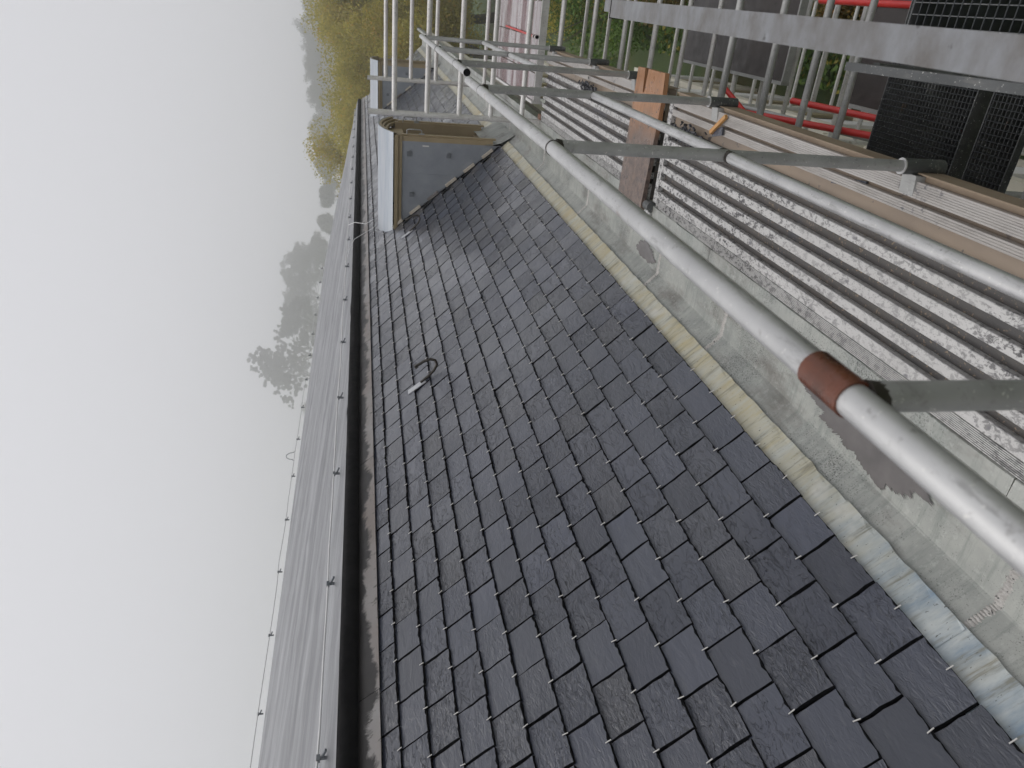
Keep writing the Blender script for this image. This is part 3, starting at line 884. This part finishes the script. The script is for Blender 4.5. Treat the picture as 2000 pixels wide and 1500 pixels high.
# ------------------------------------------------------------------ guard rails
RY = .36
def guard(name_label, posts, top, mids, sleeves, rust=None, foot_dy=0.0):
    e = thing('guard_rail', (posts[0][0], RY, -1.78), name_label, 'guard rail', 'tubular guard rails along the deck edge')
    for p0, p1 in top:
        t = MB().tube([p0, p1], .0205, 20, caps=False)
        # open tube ends, each stopped by a black plug for the shade inside
        o = t.build('top_rail', M['galv'], e)
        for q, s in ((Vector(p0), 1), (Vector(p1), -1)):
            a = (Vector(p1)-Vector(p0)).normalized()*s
            MB().tube([q + a*.004, q + a*.02], .0185, 16).build('black_bore_plug', M['boarding'], o)
    for xt, zt, xb in posts:
        m = MB().tube([(xt, RY-.004, zt-.016), (xb, RY-.010, -1.665)], .0182, 16, caps=True)
        p = m.build('post', M['galv_post'], e)
        MB().tube([(xb, RY-.010, -1.655), (xb, RY-.011, -1.80)], .0245, 14).build('foot_sleeve', M['galv_dark'], p)
        MB().tube([(xb, RY-.010, -1.656), (xb, RY-.010, -1.652)], .0255, 14).build('foot_ring', M['galv'], p)
        MB().add([(xb-.05, RY+.012, -1.80), (xb+.05, RY+.012, -1.80), (xb+.03, RY+.075, -1.70), (xb-.035, RY+.075, -1.70), (xb-.035, RY+.012, -1.69), (xb+.03, RY+.012, -1.69)],
                 [(0,1,2,3), (3,2,5,4), (0,3,4), (1,5,2), (0,4,5,1)]).build('foot_bracket', M['galv_post'], p)
        MB().tube([(xt-.0, RY-.003, zt-.012), (xt, RY-.003, zt-.035)], .0215, 14, r_end=.0185).build('weld_collar', M['iron'], p)
    for x, z in sleeves:
        MB().tube([(x-.0035, RY, z), (x+.0035, RY, z)], .0222, 18).build('joint_ring', M['iron'], e)
    for p0, p1 in mids:
        m = MB().tube([p0, p1], .0165, 16, caps=True).build('mid_rail', M['galv'], e)
        for q in (Vector(p0), Vector(p1)):
            MB().tube([q - Vector((.016,0,0)), q + Vector((.016,0,0))], .0185, 12).build('mid_weld', M['iron'], m)
    if rust:
        x0, x1, z = rust
        MB().tube([(x0, RY, z), (x1, RY, z)], .0238, 20).build('rusty_sleeve', M['rust'], e)
    return e
def lerpz(x):  # top rail falls a little towards the camera
    pts = [(-.6,-.537),(.64,-.535),(2.06,-.531),(3.45,-.512),(3.72,-.505)]
    for (a, za), (b, zb) in zip(pts, pts[1:]):
        if a <= x <= b: return za + (zb-za)*(x-a)/(b-a)
guard('near tubular guard rail with rusty red sleeve, running from the camera to the plank',
      [(.612, -.535, .60), (2.075, -.531, 2.04), (3.40, -.513, 3.49)],
      [((-.6, RY, -.537), (2.06, RY, -.531)), ((2.064, RY, -.531), (3.74, RY, -.506))],
      [((.62, RY-.006, -1.09), (2.045, RY-.006, -1.068)), ((2.075, RY-.006, -1.068), (3.44, RY-.006, -1.05)), ((-.6, RY-.006, -1.10), (.59, RY-.006, -1.09))],
      [(2.062, -.531), (3.36, -.513)], rust=(.612, .690, -.535))
guard('far tubular guard rail with an open dark tube end, beyond the plank',
      [(4.68, -.548, 4.72), (5.80, -.54, 5.62), (7.12, -.536, 6.95)],
      [((4.14, RY, -.549), (7.35, RY, -.535))],
      [((4.72, RY-.006, -1.07), (5.70, RY-.006, -1.065)), ((5.74, RY-.006, -1.065), (7.02, RY-.006, -1.06))],
      [(4.66, -.548), (5.78, -.54)])

# ------------------------------------------------------------------ tower frames (ladder frames down to the ground)
def ladder(x, ztop, y0, y1, rung0, label, mat='galv_far', r=.0255, zb=GZ):
    e = thing('ladder_frame', (x, (y0+y1)/2, zb), label, 'scaffold frame', 'ladder frames of the scaffold tower')
    for y in (y0, y1):
        p = MB().tube([(x, y, zb), (x, y, ztop)], r, 14).build('upright', M[mat], e)
        MB().box((x-.07, y-.07, zb), (x+.07, y+.07, zb+.012)).build('base_plate', M['galv_dark'], p)
    z = rung0
    while z > zb + .2:
        MB().tube([(x, y0+.015, z), (x, y1-.015, z)], r*.94, 12, caps=False).build('rung', M[mat], e)
        z -= .308
    return e
ladder(7.27, -.05, 1.03, -.33, -.291, 'nearer pale ladder frame rising past the dormer at the end of the far deck')
ladder(9.72, -.06, .985, -.36, -.282, 'farther pale ladder frame standing behind the dormer')
ladder(4.75, -2.05, .98, -.36, -2.33, 'dull ladder frame ending below the far deck', 'galv_post')
ladder(2.35, -2.2, .98, -.36, -2.5, 'dull ladder frame under the near deck at the stair', 'galv_post')
# rust brown stub bracket at the foot of the near frame
tag(MB().box((7.22, .96, -1.735), (7.34, 1.005, -1.70)).box((7.26, .97, -1.80), (7.30, 1.0, -1.735)).build('rusty_bracket', M['rust_brown'], origin=(7.28,.98,-1.80)), 'small rust-brown bracket between gutter and far deck end', 'bracket')
# film-faced plywood platform between the frames
e = thing('plywood_platform', (8.5, .25, -1.70), 'red-brown film-faced plywood platform between the two ladder frames', 'platform')
for y0, y1 in ((-.32, -.03), (-.02, .28), (.29, .59), (.60, .84)):
    MB().box((7.33, y0, -1.655), (9.66, y1, -1.63)).build('board', M['ply_red'], e)
for y0, y1 in ((-.345, -.325), (.845, .87)):
    MB().box((7.30, y0, -1.72), (9.69, y1, -1.615)).build('side_frame', M['galv_far'], e)
MB().box((7.30, -.324, -1.70), (7.329, .844, -1.632)).build('end_frame', M['galv_far'], e)
MB().box((9.661, -.324, -1.70), (9.69, .844, -1.632)).build('end_frame', M['galv_far'], e)
e = thing('striped_rod', (7.9, .27, -1.63), 'thin red rod with white and black bands lying on the red-brown platform', 'rod')
MB().tube([(9.0, .26, -1.618), (7.40, .285, -1.618)], .011, 8).build('rod', M['red'], e)
for q in range(4):
    x = 7.50 - q*.05
    MB().tube([(x, .283, -1.618), (x-.024, .283, -1.618)], .016, 8).build('band', M['tape'] if q % 2 == 0 else M['boarding'], e)

# ------------------------------------------------------------------ stair tower under and beside the camera
e = thing('stair_handrail', (1.4, 0, -1.7), 'broad mottled galvanised handrail beam at the stair, closest to the camera', 'handrail')
MB().obox((1.40, .0035, -.80), Vector((1.085,-.009,0)), Vector((0,.0255,0)), Vector((0,0,.02))).build('beam', M['beam'], e)
MB().obox((2.535, -.10, -.805), Vector((.045,0,0)), Vector((0,.105,0)), Vector((0,0,.018))).build('corner_return', M['beam'], e)
MB().obox((2.4885, -.004, -.80), Vector((.002,0,0)), Vector((0,.027,0)), Vector((0,0,.021))).build('joint', M['boarding'], e)
for x in (.5, 2.45):
    MB().box((x-.02, -.03, -1.76), (x+.02, .006, -.821)).build('baluster', M['galv_dark'], e)
e = thing('stair_side_rail', (1.8, .09, -1.75), 'dark flat steel bar below the broad handrail beam', 'rail')
MB().obox((1.78, .082, -1.5), Vector((.42,.007,0)), Vector((0,.012,0)), Vector((0,0,.03))).build('bar', M['galv_dark'], e)
MB().box((2.12, .07, -2.6), (2.15, .088, -1.53)).build('stub', M['galv_dark'], e)

def grating(parent, x0, x1, y0, y1, z, step_x, step_y, depth, name='tread', tb=.0022, along_x=False):
    g = group_part(name, parent)
    deep, thin = MB(), MB()
    x = x0
    while x <= x1 + 1e-6:
        if along_x: thin.box((x-.0012, y0, z-.03), (x+.0012, y1, z-.001))
        else: deep.box((x-tb, y0, z-depth), (x+tb, y1, z))
        x += step_x
    y = y0
    while y <= y1 + 1e-6:
        if along_x: deep.box((x0, y-tb, z-depth), (x1, y+tb, z))
        else: thin.box((x0, y-.0016, z-.008), (x1, y+.0016, z-.0005))
        y += step_y
    deep.build('bearing_bars', M['grating'], g); thin.build('cross_bars', M['galv_dark'], g)
    m = MB()
    for y in (y0, y1): m.box((x0, y-.003, z-depth-.004), (x1, y+.003, z+.001))
    for x in (x0-.004, x1+.004): m.box((x-.003, y0, z-depth-.004), (x+.003, y1, z+.001))
    m.build('frame', M['galv_dark'], g)
    return g
e = thing('stair_landing', (2.1, -.35, -1.80), 'dark open steel grating landing at the right of the handrail beam', 'landing')
grating(e, 1.35, 2.34, -.72, -.028, -1.75, .0355, .034, .03, 'landing_grating')
MB().box((1.35, -.70, -1.83), (1.39, -.03, -1.785)).box((2.29, -.70, -1.83), (2.33, -.03, -1.785)).build('bearer', M['galv_dark'], e)
e = thing('steel_stair', (2.9, .2, -3.0), 'black steel grating stair going down under the deck edge', 'stairs')
grating(e, 2.90, 3.50, -.35, .66, -2.6, .022, .026, .03, 'upper_landing', .0016, True)
zz = -2.6
for q in range(5):
    xa = 2.855 - q*.245; zt = -2.62 - q*.19
    grating(e, xa-.235, xa-.03, -.35, .66, zt, .022, .026, .03, 'tread', .0016, True)
MB().obox((2.4, .675, -3.0), Vector((.62,0,.44)), Vector((0,.006,0)), Vector((0,0,.09))).build('stringer', M['galv_dark'], e)
MB().obox((2.4, -.365, -3.0), Vector((.62,0,.44)), Vector((0,.006,0)), Vector((0,0,.09))).build('stringer', M['galv_dark'], e)
MB().box((2.90, -.37, -2.70), (2.94, .68, -2.63)).box((3.46, -.37, -2.70), (3.50, .68, -2.63)).build('bearer', M['galv_dark'], e)

def tube_thing(name, pts, r, mat, label, cat, group=None):
    m = MB().tube(pts, r, 12)
    return tag(m.build(name, M[mat], origin=pts[0]), label, cat, group)
tube_thing('red_brace', [(5.9, .62, -2.75), (4.55, .60, -3.42)], .024, 'red', 'longer red brace tube just outside the deck edge', 'brace tube', 'red brace tubes of the tower')
tube_thing('red_brace', [(5.5, .5, -3.30), (4.45, .5, -3.55)], .024, 'red', 'upper red brace tube ending at the black grating', 'brace tube', 'red brace tubes of the tower')
tube_thing('red_brace', [(5.95, -.215, -3.6), (4.75, -.205, -3.6)], .024, 'red', 'red brace tube at the top edge above the handrail beam', 'brace tube', 'red brace tubes of the tower')
tube_thing('red_brace', [(5.62, .44, -2.75), (5.33, .66, -2.92)], .02, 'red', 'short slanting red tube crossing the longer red brace', 'brace tube', 'red brace tubes of the tower')
tube_thing('red_brace', [(3.2, .62, -4.1), (1.4, .60, -4.2)], .024, 'red', 'low red brace tube behind the stair treads', 'brace tube', 'red brace tubes of the tower')
tube_thing('grey_brace', [(6.4, .62, -3.05), (4.2, .66, -3.75)], .022, 'galv_post', 'grey brace tube slanting between the red braces', 'brace tube')
tube_thing('grey_ledger', [(5.0, .74, -3.35), (2.2, .74, -3.35)], .024, 'galv_dark', 'dark ledger tube running under the stair grating', 'ledger tube')
def ply_deck(x0, x1, y0, y1, z, label):
    e = thing('lower_platform', ((x0+x1)/2, (y0+y1)/2, z-.08), label, 'platform', 'dark lower platforms of the tower')
    n = max(1, round((x1-x0)/1.2)); w = (x1-x0)/n
    for i in range(n):
        MB().box((x0+i*w+.003, y0, z-.02), (x0+(i+1)*w-.003, y1, z)).build('panel', M['ply'], e)
    MB().box((x0-.025, y0, z-.06), (x0-.002, y1, z+.005)).build('end_hook', M['galv_post'], e)
    MB().box((x0, y0-.03, z-.08), (x1, y0-.001, z+.01)).build('side_rail', M['galv_post'], e)
    MB().box((x0, y1+.001, z-.08), (x1, y1+.03, z-.002)).build('side_rail', M['galv_post'], e)
ply_deck(6.25, 8.52, -.30, .42, -3.6, 'large dark plywood platform seen through the tower rungs')
ply_deck(4.70, 5.25, -.30, .46, -3.6, 'small dark plywood platform next to the black stair grating')
ply_deck(2.4, 4.6, -.30, .62, -5.6, 'dark plywood platform deep below the stair treads')

# ------------------------------------------------------------------ litter on the deck
st = MB().obox((3.397, .44, -1.682), Vector((.056,.046,.004)), Vector((-.006,.0075,0)), Vector((0,0,.007)))
tag(st.build('wood_offcut', M['stick'], origin=(3.397,.44,-1.689)), 'short orange wood offcut lying on the deck beside a guard post foot', 'wood offcut')
def scraps(x, y, sx, sy, n, seed, label):
    r = random.Random(seed); m = MB()
    for i in range(n):
        c = Vector((x + r.gauss(0, sx), y + r.gauss(0, sy), -1.69 + r.uniform(0, .012)))
        a = r.uniform(0, pi); L = r.uniform(.003, .012)
        ax = Vector((cos(a), sin(a), r.gauss(0,.4)))*L; ay = Vector((-sin(a), cos(a), r.gauss(0,.3)))*r.uniform(.0015,.006)
        m.obox(c, ax, ay, Vector((0,0,r.uniform(.002,.006))))
    tag(m.build('tar_scraps', M['tar'], origin=(x,y,-1.70)), label, 'scraps', 'torn tar scraps on the deck', kind='stuff')
scraps(3.72, .555, .10, .022, 170, 1, 'torn black tar scraps in the deck recess beside the wood offcut')
scraps(5.67, .54, .10, .025, 150, 2, 'torn black tar scraps on the far deck')
sl = MB().obox((2.36, .472, -1.722), Vector((.10,.012,0)), Vector((-.003,.013,0)), Vector((0,0,.004)))
tag(sl.build('slate_shard', M['slate'], origin=(2.36,.472,-1.727)), 'blue-grey slate shard lying in the brown outer deck recess', 'slate shard')
sl = MB().obox((3.40, .475, -1.690), Vector((.05,.012,0)), Vector((-.004,.018,0)), Vector((0,0,.004)))
tag(sl.build('slate_shard', M['slate'], origin=(3.40,.475,-1.696)), 'dark slate shard lying under the orange wood offcut', 'slate shard')

# ------------------------------------------------------------------ trees and shrubs
def leaf_cloud(clumps, n, size, seed, flat=.5):
    """clumps: (cx,cy,cz,r). leaf quads spread through the clumps"""
    r = np.random.default_rng(seed)
    cl = np.array(clumps); w = cl[:,3]**2; w = w/w.sum()
    idx = r.choice(len(cl), n, p=w)
    d = r.normal(size=(n,3)); d /= np.linalg.norm(d, axis=1)[:,None]
    rad = cl[idx,3]*(r.random(n)**.45)
    c = cl[idx,:3] + d*rad[:,None]*np.array([1,1,.8])
    a = r.normal(size=(n,3)); a /= np.linalg.norm(a, axis=1)[:,None]
    b = np.cross(a, r.normal(size=(n,3))); b /= np.linalg.norm(b, axis=1)[:,None]
    sz = size*r.uniform(.55, 1.35, n)[:,None]
    a = a*sz; b = b*sz*.55
    V = np.stack([c-a, c+b*.9-a*.1, c+a, c-b], 1).reshape(-1,3)
    F = np.arange(n*4).reshape(-1,4)
    rn = np.clip(r.random(n)*.75 + .25*r.random(len(cl))[idx], 0, 1)
    return V, F, rn
def limb_tubes(m, p, d, L, r, depth, rg, tips):
    d = d.normalized(); pts = [p]
    for i in range(3):
        d = (d + Vector((rg.gauss(0,.13), rg.gauss(0,.13), rg.gauss(0,.08)))).normalized()
        pts.append(pts[-1] + d*L/3)
    rs = [r*(1-.14*i) for i in range(4)]
    m.tube(pts, rs, 7 if depth > 1 else 5, caps=False)
    tips.append((pts[-1], L))
    if depth == 0: return
    for k in range(rg.choice((2,3,3))):
        a = rg.uniform(0, 2*pi); sp = rg.uniform(.45, .95)
        side = d.orthogonal().normalized(); side.rotate(Matrix.Rotation(a, 3, d))
        limb_tubes(m, pts[rg.choice((2,3))], d*cos(sp) + side*sin(sp) + Vector((0,0,.12)), L*rg.uniform(.62,.82), rs[-1]*.68, depth-1, rg, tips)
def tree(name, x, y, h, spread, mat, label, seed, n_leaf, leaf, group, trunk_frac=.28, depth=4, clump=1.0, base=GZ):
    rg = random.Random(seed)
    e = thing(name, (x, y, base), label, 'tree', group)
    m = MB(); tips = []
    r0 = h*.022
    th = h*trunk_frac
    p0 = Vector((x, y, base)); p1 = p0 + Vector((rg.gauss(0,.2), rg.gauss(0,.2), th))
    m.tube([p0, p0.lerp(p1, .5) + Vector((rg.gauss(0,.08), rg.gauss(0,.08), 0)), p1], [r0*1.25, r0, r0*.9], 9, caps=False)
    nl = rg.choice((3, 4))
    Ls = (h-th)*.36
    for k in range(nl):
        a = 2*pi*k/nl + rg.uniform(-.4,.4); sp = rg.uniform(.25, .75)
        limb_tubes(m, p1, Vector((cos(a)*sin(sp)*spread, sin(a)*sin(sp)*spread, cos(sp))), Ls, r0*.62, depth-1, rg, tips)
    limb_tubes(m, p1, Vector((0,0,1)), Ls*1.1, r0*.7, depth-1, rg, tips)
    m.build('trunk', M['bark'], e)
    cl = []
    for t, L in tips:
        if t.z < base + th*.9: continue
        cl.append((t.x, t.y, t.z, clump*rg.uniform(.55, 1.25)))
    V, F, rn = leaf_cloud(cl, n_leaf, leaf, seed)
    me = fast_mesh('crown', V - np.array([x, y, base]), F, rn)
    me.materials.append(M[mat])
    o = bpy.data.objects.new('crown', me); col.objects.link(o); o.parent = e
    return e
TG = 'trees behind the building'
tree('broadleaf_tree', 60, 8.6, 15.4, 1.1, 'leaf_yellow', 'broad yellow-green autumn tree rising directly behind the far roof corner', 3, 110000, .10, TG, .2, 5, 1.5)
tree('broadleaf_tree', 64, 1.2, 16.2, 1.1, 'leaf_yellow', 'tall yellow-green tree with open branches at the top edge of the picture', 8, 110000, .10, TG, .2, 5, 1.5)
tree('broadleaf_tree', 58, -5.0, 13.2, 1.0, 'leaf_green', 'green tree cut by the top edge behind the ladder frame rungs', 12, 80000, .10, TG, .2, 5, 1.5)
tree('broadleaf_tree', 52, 3.6, 10.6, 1.0, 'leaf_yellow', 'lower yellow-green tree just behind the far ladder frame', 14, 80000, .09, TG, .12, 5, 1.3)
tree('broadleaf_tree', 66, 14.0, 13.6, 1.0, 'leaf_yellow', 'smaller yellow-green tree showing over the felt roof hip', 17, 120000, .10, TG, .15, 5, 1.5)
FG = 'trees fading in the fog'
def fog_tree(px, py, top, spread, label, seed, n, clump, dist=400.0):
    """px, py: direction (per metre of x); top: height over the camera per metre"""
    x, y = dist, dist*py/px; b = terrain(x, y)
    tree('foggy_tree', x, y, dist*top - b, spread, 'leaf_dark', label, seed, n, .42, FG, .12, 5, clump, b - .3)
fog_tree(70, 34.6, .168, .7, 'tall ragged tree with pointed tops standing in the fog', 21, 30000, 1.15, 370)
fog_tree(70, 37.2, .150, .7, 'slimmer ragged tree on the near side of the tall foggy tree', 33, 24000, 1.1, 372)
fog_tree(70, 31.2, .128, .9, 'shorter dark tree leaning against the tall ragged foggy tree', 22, 26000, 1.5, 375)
fog_tree(70, 28.4, .126, 1.0, 'broad pale rounded tree farther off in the fog', 23, 34000, 2.4, 440)
fog_tree(70, 25.6, .118, 1.0, 'second pale rounded tree beside the broad foggy one', 34, 30000, 2.3, 445)
fog_tree(70, 23.4, .078, 1.0, 'faint lower tree beside the broad rounded foggy trees', 24, 26000, 2.6, 450)
fog_tree(70, 17.6, .058, 1.0, 'faint small tree in fog just left of the yellow-green tree', 25, 24000, 2.2, 400)
fog_tree(70, 15.0, .062, 1.0, 'pale grey tree behind the outer edge of the yellow-green tree', 26, 26000, 2.4, 380)
fog_tree(70, 8.0, .071, 1.0, 'ghostly tree top above the yellow-green crown', 27, 30000, 2.8, 430)
fog_tree(70, 2.6, .072, 1.0, 'ghostly tree top at the top edge of the picture', 28, 30000, 2.8, 430)
fog_tree(70, 11.6, .069, 1.0, 'ghostly tree top over the middle of the yellow-green crown', 35, 30000, 2.8, 440)
fog_tree(70, 5.3, .073, 1.0, 'ghostly tree top between two others above the yellow-green crown', 36, 30000, 2.8, 435)
fog_tree(70, 20.4, .058, 1.0, 'faint low rounded tree just over the felt roof ridge', 37, 26000, 2.6, 430)
fog_tree(70, 13.2, .062, 1.0, 'pale tree half hidden by the yellow-green tree at the roof hip', 38, 26000, 2.6, 420)
fog_tree(70, 40.6, .096, .9, 'very faint low tree on the far side of the tall ragged tree', 29, 24000, 2.4, 460)
def shrub(x, y, rx, h, mat, label, seed, n=9000, leaf=.07):
    rg = random.Random(seed)
    e = thing('shrub', (x, y, GZ), label, 'shrub', 'shrubs below the far end of the building')
    m = MB(); cl = []
    for k in range(7):
        a = rg.uniform(0, 2*pi); t = Vector((x + cos(a)*rx*.7, y + sin(a)*rx*.7, GZ + h*rg.uniform(.6, .95)))
        m.tube([(x, y, GZ), Vector((x,y,GZ)).lerp(t, .5) + Vector((0,0,.2)), t], [.05,.03,.012], 5, caps=False)
    for k in range(22):
        a = rg.uniform(0, 2*pi); q = rx*math.sqrt(rg.random())
        cl.append((x+cos(a)*q, y+sin(a)*q, GZ + h*rg.uniform(.15,.85), h*.22*rg.uniform(.7,1.3)+.2))
    m.build('stems', M['bark'], e)
    V, F, rn = leaf_cloud(cl, n, leaf, seed)
    me = fast_mesh('foliage', V - np.array([x, y, GZ]), F, rn); me.materials.append(M[mat])
    o = bpy.data.objects.new('foliage', me); col.objects.link(o); o.parent = e
SH = [(28, -1.4, 2.2, 3.0, 'leaf_green', 'bright green shrub seen between rungs above the orange plank'),
      (32, -.3, 2.4, 3.6, 'leaf_green', 'green shrub at the building corner behind the guard rail'),
      (24.5, -2.0, 1.8, 2.6, 'leaf_rust', 'rust-tinged shrub right of the orange plank end'),
      (34, -1.5, 2.6, 4.4, 'leaf_yellow', 'yellow-tinged shrub behind the platform of red-brown plywood'),
      (20.5, -1.3, 1.7, 2.2, 'leaf_green', 'low green shrub between the large dark platform and facade'),
      (18, -2.4, 1.8, 2.4, 'leaf_rust', 'reddish shrub beyond the large dark platform'),
      (15.2, -1.7, 1.5, 1.8, 'leaf_rust', 'brown-green shrub showing between the two dark platforms'),
      (13.2, -2.6, 1.6, 2.2, 'leaf_green', 'dark green shrub at the top edge beside the red brace'),
      (26.5, -4.0, 2.4, 3.4, 'leaf_green', 'large green shrub cut by the top edge of the picture'),
      (11.6, -1.5, 1.3, 1.5, 'leaf_rust', 'small brownish shrub near the white facade foot')]
for i, a in enumerate(SH): shrub(*a, seed=50+i, n=12000)

# low ivy and undergrowth between the shrubs: nobody could count it
_r = np.random.default_rng(77); _n = 70000
_c = np.stack([_r.uniform(9, 48, _n), _r.uniform(-9, 1.2, _n), GZ + .05 + .45*_r.random(_n)**2], 1)
_hump = .35*(np.sin(_c[:,0]*1.3)*np.cos(_c[:,1]*1.7) + 1)
_c[:,2] += _hump*_r.random(_n)
_a = _r.normal(size=(_n,3)); _a[:,2] *= .5; _a /= np.linalg.norm(_a, axis=1)[:,None]
_b = np.cross(_a, _r.normal(size=(_n,3))*np.array([.5,.5,1])); _b /= np.linalg.norm(_b, axis=1)[:,None]
_s = .085*_r.uniform(.6, 1.4, _n)[:,None]
_V = np.stack([_c-_a*_s, _c+_b*_s*.6, _c+_a*_s, _c-_b*_s*.6], 1).reshape(-1,3)
_me = fast_mesh('undergrowth', _V, np.arange(_n*4).reshape(-1,4), _r.random(_n)); _me.materials.append(M['leaf_green'])
_o = bpy.data.objects.new('undergrowth', _me); col.objects.link(_o)
tag(_o, 'low green ivy and undergrowth covering the ground below the scaffold', 'undergrowth', kind='stuff')

# ------------------------------------------------------------------ fog
hz = MB().box((-485, -485, GZ-1.0), (525, 525, 78))
t = bpy.data.materials.new('fog'); t.use_nodes = True
t.node_tree.nodes.clear()
o_ = t.node_tree.nodes.new('ShaderNodeOutputMaterial'); v_ = t.node_tree.nodes.new('ShaderNodeVolumePrincipled')
v_.inputs['Color'].default_value = (.985, .985, .99, 1)
v_.inputs['Density'].default_value = .0027
v_.inputs['Anisotropy'].default_value = .75
t.node_tree.links.new(v_.outputs[0], o_.inputs['Volume'])
tag(hz.build('haze', t), 'pale even fog filling the air around the building', 'fog', kind='stuff')
